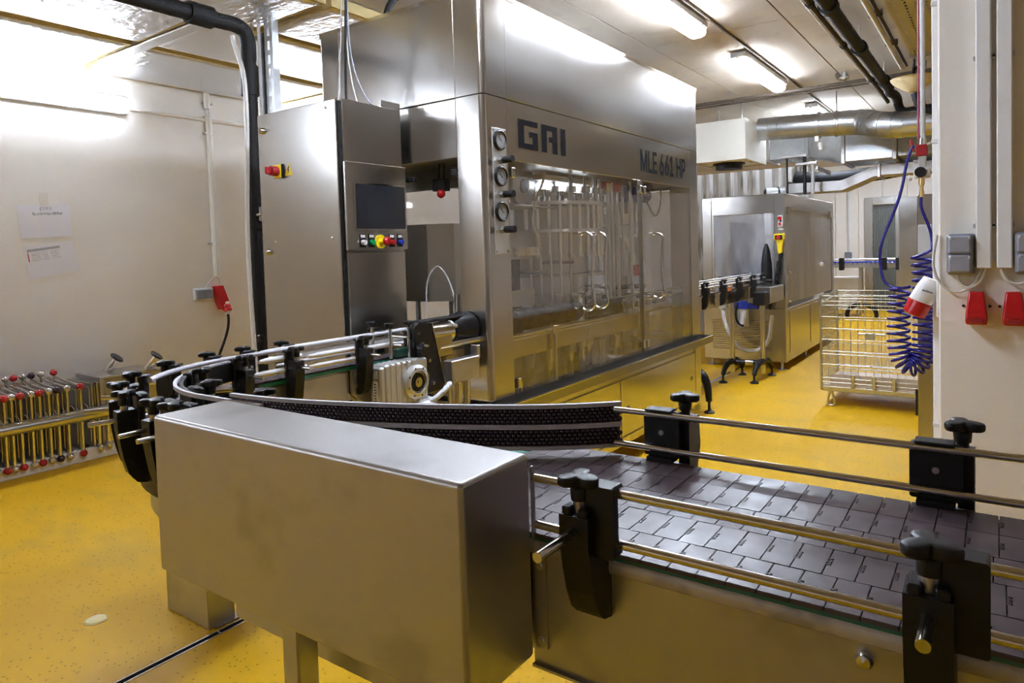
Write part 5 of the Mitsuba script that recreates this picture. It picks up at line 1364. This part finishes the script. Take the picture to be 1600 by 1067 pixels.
nx = 40
xs = np.linspace(-3.9, -2.12, nx)
rings = [np.array([[x, 10.30 + .02 * math.sin(i * 1.9), .0], [x, 10.34 + .02 * math.sin(i * 1.9), .0], [x, 10.34 + .02 * math.sin(i * 1.7), 2.42], [x, 10.30 + .02 * math.sin(i * 1.7), 2.42]]) for i, x in enumerate(xs)]
mm = loft(rings); mm.fix_normals()
put(t, mm, mat('streaked', base_color=proc(streak), roughness=.3), smooth=30)
t = thing('roof_fan', 'small round grey fan housing lying on top of the far cabinet machine', 'fan')
part(t, 'housing', cat(cyl((-2.2, 8.2, 1.93), (-2.02, 8.32, 1.93), .062, 24)), 'light_grey', smooth=40)
part(t, 'inner', cyl((-2.205, 8.197, 1.93), (-2.19, 8.207, 1.93), .040, 20), 'black_plastic', smooth=40)
part(t, 'band', cyl((-2.09, 8.272, 1.93), (-2.075, 8.282, 1.93), .066, 24), 'black_plastic', smooth=40)

# ------------------------------------------------------------------ pipes on the ceiling
t = thing('black_ceiling_pipe', 'black pipe with hanger collars running along the ceiling and turning down beside the round duct', 'pipe')
part(t, 'run', tube([(-.78, 2.2, 2.678), (-.78, 4.1, 2.678), (-.78, 6.9, 2.678)], .040, 18), 'black_rubber', smooth=40)
part(t, 'bend', tube(spline([(-.78, 6.88, 2.678), (-.775, 7.2, 2.672), (-.765, 7.38, 2.64), (-.76, 7.44, 2.59), (-.74, 7.45, 2.555), (-.66, 7.46, 2.545), (-.4, 7.46, 2.54), (.4, 7.46, 2.53)], 40), .040, 18), 'black_rubber', smooth=40)
for y in (4.26, 5.33, 6.56):
    k = part(t, 'collar', cyl((-.78, y - .037, 2.678), (-.78, y + .037, 2.678), .052, 22), 'black_rubber', smooth=40)
    part(k, 'hanger_rod', cyl((-.78, y, 2.72), (-.78, y, CEIL), .005, 8), 'steel_dull', smooth=40)
t = thing('thin_ceiling_pipe', 'thin brownish pipe hung beside the black ceiling pipe', 'pipe')
part(t, 'run', tube([(-.863, 2.2, 2.687), (-.863, 5, 2.687), (-.863, 7.2, 2.687), (-.853, 7.45, 2.655)], .0165, 12), 'rust', smooth=40)
part(t, 'run', tube([(-.890, 2.2, 2.695), (-.890, 5, 2.695), (-.890, 7.38, 2.695)], .009, 10), 'light_grey', smooth=40)
for y in (4.18, 5.21, 6.48):
    k = part(t, 'clamp', cyl((-.863, y - .016, 2.687), (-.863, y + .016, 2.687), .025, 16), 'black_plastic', smooth=40)
    part(k, 'hanger_rod', cyl((-.863, y, 2.70), (-.863, y, CEIL), .005, 8), 'steel_dull', smooth=40)
t = thing('ceiling_conduit', 'straight pale conduit fixed to the ceiling right of the black pipe', 'conduit')
part(t, 'pipe', cyl((-.661, 3.2, 2.801), (-.661, 6.74, 2.801), .018, 14), 'dirty_white', smooth=40)
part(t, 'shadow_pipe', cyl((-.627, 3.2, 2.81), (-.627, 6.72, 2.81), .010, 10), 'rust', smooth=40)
for y in (4.35, 5.08, 5.9):
    part(t, 'clip', bx(-.69, -.607, y - .010, y + .010, 2.80, CEIL, .002), 'rust')
t = thing('cross_pipe', 'pair of thin dark pipes crossing the ceiling from the machine to the wall end', 'pipe')
part(t, 'pipe', cyl((-2.7, 6.77, 2.752), (.5, 6.77, 2.752), .0165, 14), 'rust', smooth=40)
part(t, 'pipe', cyl((-2.7, 6.815, 2.730), (.5, 6.815, 2.730), .009, 10), 'rust', smooth=40)
for x in (-2.13, -1.115, -.49):
    part(t, 'hanger', bx(x - .005, x + .005, 6.765, 6.775, 2.728, CEIL, .001), 'steel_dark')
t = thing('valve_fitting', 'small steel valve fitting where the cross pipes hang from the ceiling', 'fitting')
put(t, cat(cyl((-1.15, 6.72, 2.793), (-1.075, 6.72, 2.793), .025, 14), cyl((-1.156, 6.72, 2.80), (-1.156, 6.675, 2.817), .020, 12), bx(-1.125, -1.09, 6.69, 6.735, 2.769, CEIL, .004)), 'steel_dark', smooth=35)
tr = thing('cable_tray', 'perforated cable tray under the ceiling above the wall end', 'cable tray')
plate_ = sg.box(-.492, 3.36, -.115, 5.62)
cuts = []
for i in range(7):
    for j in range(36):
        cuts.append(sg.box(-.472 + i * .051, 3.40 + j * .062 + (.031 if i % 2 else 0), -.457 + i * .051, 3.433 + j * .062 + (.031 if i % 2 else 0)))
plate_ = plate_.difference(shapely.union_all(cuts))
part(tr, 'bottom', prism(plate_, 'z', 2.625, 2.628), mat('tray_metal', base_color=(.42, .38, .26), metallic=.6, roughness=.5))
part(tr, 'side', cat(bx(-.494, -.492, 3.36, 5.62, 2.625, 2.67), bx(-.115, -.113, 3.36, 5.62, 2.625, 2.67)), 'tray_metal')
part(tr, 'cable', cat(cyl((-.41, 3.37, 2.638), (-.41, 5.66, 2.638), .009, 8), cyl((-.33, 3.37, 2.639), (-.33, 5.66, 2.639), .010, 8), cyl((-.25, 3.37, 2.637), (-.25, 5.66, 2.637), .008, 8)), 'black_rubber', smooth=40)
for y in (5.57, 3.7):
    part(tr, 'hanger', cat(bx(-.494, -.113, y, y + .03, 2.605, 2.625), bx(-.502, -.494, y, y + .03, 2.605, CEIL), bx(-.113, -.105, y, y + .03, 2.605, CEIL)), 'steel_dull')
t = thing('bell_lamp', 'cream bell-shaped lamp shade hanging near the ceiling left of the wall end', 'lamp shade')
part(t, 'shade', lathe([(.04, -.107), (.08, -.082), (.148, -.033), (.168, 0), (.162, 0), (.14, -.029), (.074, -.078), (.033, -.098), (.04, -.107)], (-.545, 6.36, 2.625), (0, 0, 1), 32), 'cream_plastic', smooth=35)
part(t, 'stem', cyl((-.545, 6.36, 2.54), (-.545, 6.36, CEIL), .012, 12), 'rust', smooth=40)
part(t, 'arm', tube([(-.545, 6.36, 2.68), (-.435, 6.23, 2.785), (-.37, 6.15, CEIL)], .010, 8), 'black_plastic', smooth=40)
t = thing('black_bracket_pipe', 'short black pipe piece below the cream lamp shade', 'pipe')
put(t, tube(spline([(-.535, 6.36, 2.505), (-.525, 6.36, 2.457), (-.49, 6.36, 2.39), (-.43, 6.36, 2.358), (-.2, 6.36, 2.35), (.3, 6.36, 2.35)], 24), .033, 12), 'black_rubber', smooth=40)

# ------------------------------------------------------------------ wire mesh cart
ct = thing('mesh_cart', 'zinc plated wire mesh box pallet on short feet with cardboard lying inside', 'cart')
KX0, KX1, KY0, KY1 = -1.185, -.36, 6.01, 6.72
part(ct, 'frame', cat(bx(KX0, KX1, KY0, KY0 + .04, .125, .165, .004), bx(KX0, KX1, KY1 - .04, KY1, .125, .165, .004), bx(KX0, KX0 + .04, KY0, KY1, .125, .165, .004), bx(KX1 - .04, KX1, KY0, KY1, .125, .165, .004)), mat('zinc', base_color=(.52, .52, .45), metallic=1.0, roughness=.38))
part(ct, 'deck', bx(KX0 + .01, KX1 - .01, KY0 + .01, KY1 - .01, .165, .175), 'cardboard', label='cardboard sheet on the deck')
part(ct, 'cardboard_edge', bx(KX0 + .06, KX1 - .02, KY0 + .025, KY0 + .04, .17, .265, .003), 'cardboard')


def wires(pts_a, pts_b, r=.0019):
    return cat(*[cyl(a, b, r, 6) for a, b in zip(pts_a, pts_b)])


def mesh_panel(x0, y0, x1, y1, z0, z1, nv, zs, lbl):
    us = np.linspace(0, 1, nv)
    P = [(x0 + (x1 - x0) * u, y0 + (y1 - y0) * u) for u in us]
    m = wires([(p[0], p[1], z0) for p in P], [(p[0], p[1], z1) for p in P])
    h = wires([(x0, y0, z) for z in zs], [(x1, y1, z) for z in zs], .0035)
    return part(ct, 'mesh_panel', cat(m, h), 'zinc', smooth=40, label=lbl)


zs = [.20, .235, .345, .43, .455, .55, .64, .735, .83, .862, .905]
mesh_panel(KX0, KY0, KX1, KY0, .17, .905, 16, zs, 'front mesh panel')
mesh_panel(KX0, KY1, KX1, KY1, .17, .905, 16, zs, 'back mesh panel')
mesh_panel(KX0, KY0, KX0, KY1, .17, .905, 14, zs, 'left mesh panel')
mesh_panel(KX1, KY0, KX1, KY1, .17, .905, 14, zs, 'right mesh panel')
for (x, y) in ((KX0, KY0), (KX1, KY0), (KX0, KY1), (KX1, KY1)):
    part(ct, 'corner_post', cyl((x, y, .13), (x, y, .912), .009, 10), 'zinc', smooth=40)
    sx = 1 if x == KX0 else -1; sy = 1 if y == KY0 else -1
    part(ct, 'foot', tube(spline([(x + sx * .045, y + sy * .01, .13), (x + sx * .045, y + sy * .01, .03), (x + sx * .052, y + sy * .01, .012), (x + sx * .07, y + sy * .01, .009), (x + sx * .088, y + sy * .01, .012), (x + sx * .095, y + sy * .01, .03), (x + sx * .095, y + sy * .01, .13)], 30), .009, 8), 'zinc', smooth=40)
    part(ct, 'corner_brace', cyl((x, y, .84), (x + sx * .10, y, .905), .006, 8), 'zinc', smooth=40)
for x in (-.95, -.80, -.66):
    part(ct, 'front_clip', bx(x - .012, x + .012, KY0 - .012, KY0 + .01, .17, .27, .003), 'zinc')
part(ct, 'latch', cat(cyl((-1.02, KY1 - .02, .52), (-.80, KY1 - .02, .52), .010, 8), bx(-.95, -.88, KY1 - .035, KY1 - .01, .47, .53, .004)), 'zinc')
part(ct, 'corner_guard', bx(-.515, -.495, KY0 - .02, KY0 + .0, .0, .20, .003), 'black_plastic')

# ------------------------------------------------------------------ back of the room
dk = struct('door_1', bx(-1.98, -1.60, YB - .05, YB - .02, 0, 2.02), mat('dark_strip', base_color=(.05, .05, .045), roughness=.4), label='dark doorway with strip curtain in a steel frame')
for i in range(9):
    x = -1.975 + i * .042
    part(dk, 'curtain_strip', bx(x, x + .039, YB - .058 - .004 * (i % 2), YB - .050, .02, 1.95, .001), mat('strip_green', base_color=(.10, .11, .10), roughness=.3))
part(dk, 'door_frame', bx(-2.13, -1.98, YB - .09, YB, 0, 2.17, .006), 'steel')
part(dk, 'door_frame', bx(-1.60, -1.50, YB - .09, YB, 0, 2.17, .006), 'steel')
part(dk, 'door_frame', bx(-1.98, -1.60, YB - .09, YB, 2.02, 2.17, .006), 'steel')
t = thing('tall_steel_cabinet', 'tall stainless cabinet beside the dark doorway at the back of the room', 'cabinet')
part(t, 'body', bx(-1.26, -.55, 12.2, 12.9, 0, 2.0, .006), 'steel')
part(t, 'door', bx(-1.25, -.56, 12.18, 12.2, .1, 1.98, .004), 'steel')
t = thing('roller_conveyor', 'distant conveyor with blue rollers on a black footed stand in front of the doorway', 'conveyor')
part(t, 'frame', cat(bx(-2.5, -1.3, 12.95, 12.94, .88, .97, .004), bx(-2.5, -1.3, 13.24, 13.28, .88, .97, .004)), 'steel')
for i in range(18):
    part(t, 'roller', cyl((-2.45 + i * .07, 12.94, .96), (-2.45 + i * .07, 13.24, .96), .028, 12), 'blue_plastic', smooth=40)
part(t, 'guide_rail', cat(cyl((-2.6, 12.96, 1.02), (-1.3, 12.96, 1.02), .014, 10), cyl((-2.6, 13.3, 1.02), (-1.3, 13.3, 1.02), .014, 10)), 'uhmw', smooth=40)
for x in (-2.45, -2.2, -1.55, -1.34):
    part(t, 'bracket', bx(x - .04, x + .04, 12.88, 12.95, .84, 1.05, .008), 'black_plastic')
part(t, 'post', cyl((-1.92, 13.08, .1), (-1.92, 13.08, .88), .035, 14), 'steel', smooth=40)
for s in (-1, 1):
    part(t, 'foot_arm', tube(spline([(-1.92, 13.08, .22), (-1.92 + s * .12, 13.08, .215), (-1.92 + s * .20, 13.08, .15), (-1.92 + s * .225, 13.08, .02)], 14), .035, 10), 'black_plastic', smooth=40)
t = thing('white_box_cabinet', 'low white box cabinet under the distant roller conveyor', 'cabinet')
part(t, 'body', bx(-2.45, -2.0, 13.35, 13.75, .12, .70, .006), 'white_paint')
part(t, 'door', bx(-2.44, -2.01, 13.335, 13.35, .14, .69, .004), 'white_paint')
for (x, y) in ((-2.42, 13.38), (-2.03, 13.38), (-2.42, 13.72), (-2.03, 13.72)):
    part(t, 'foot', cyl((x, y, 0), (x, y, .12), .02, 10), 'steel_dull', smooth=40)
t = thing('grey_conduit', 'thin grey conduit with a small switch box on the clad back wall', 'conduit')
part(t, 'pipe', cyl((-2.42, YB - .05, 1.12), (-2.42, YB - .05, 2.6), .018, 10), 'light_grey', smooth=40)
part(t, 'switch_box', bx(-2.48, -2.36, YB - .10, YB - .032, .98, 1.12, .006), 'grey_plastic')
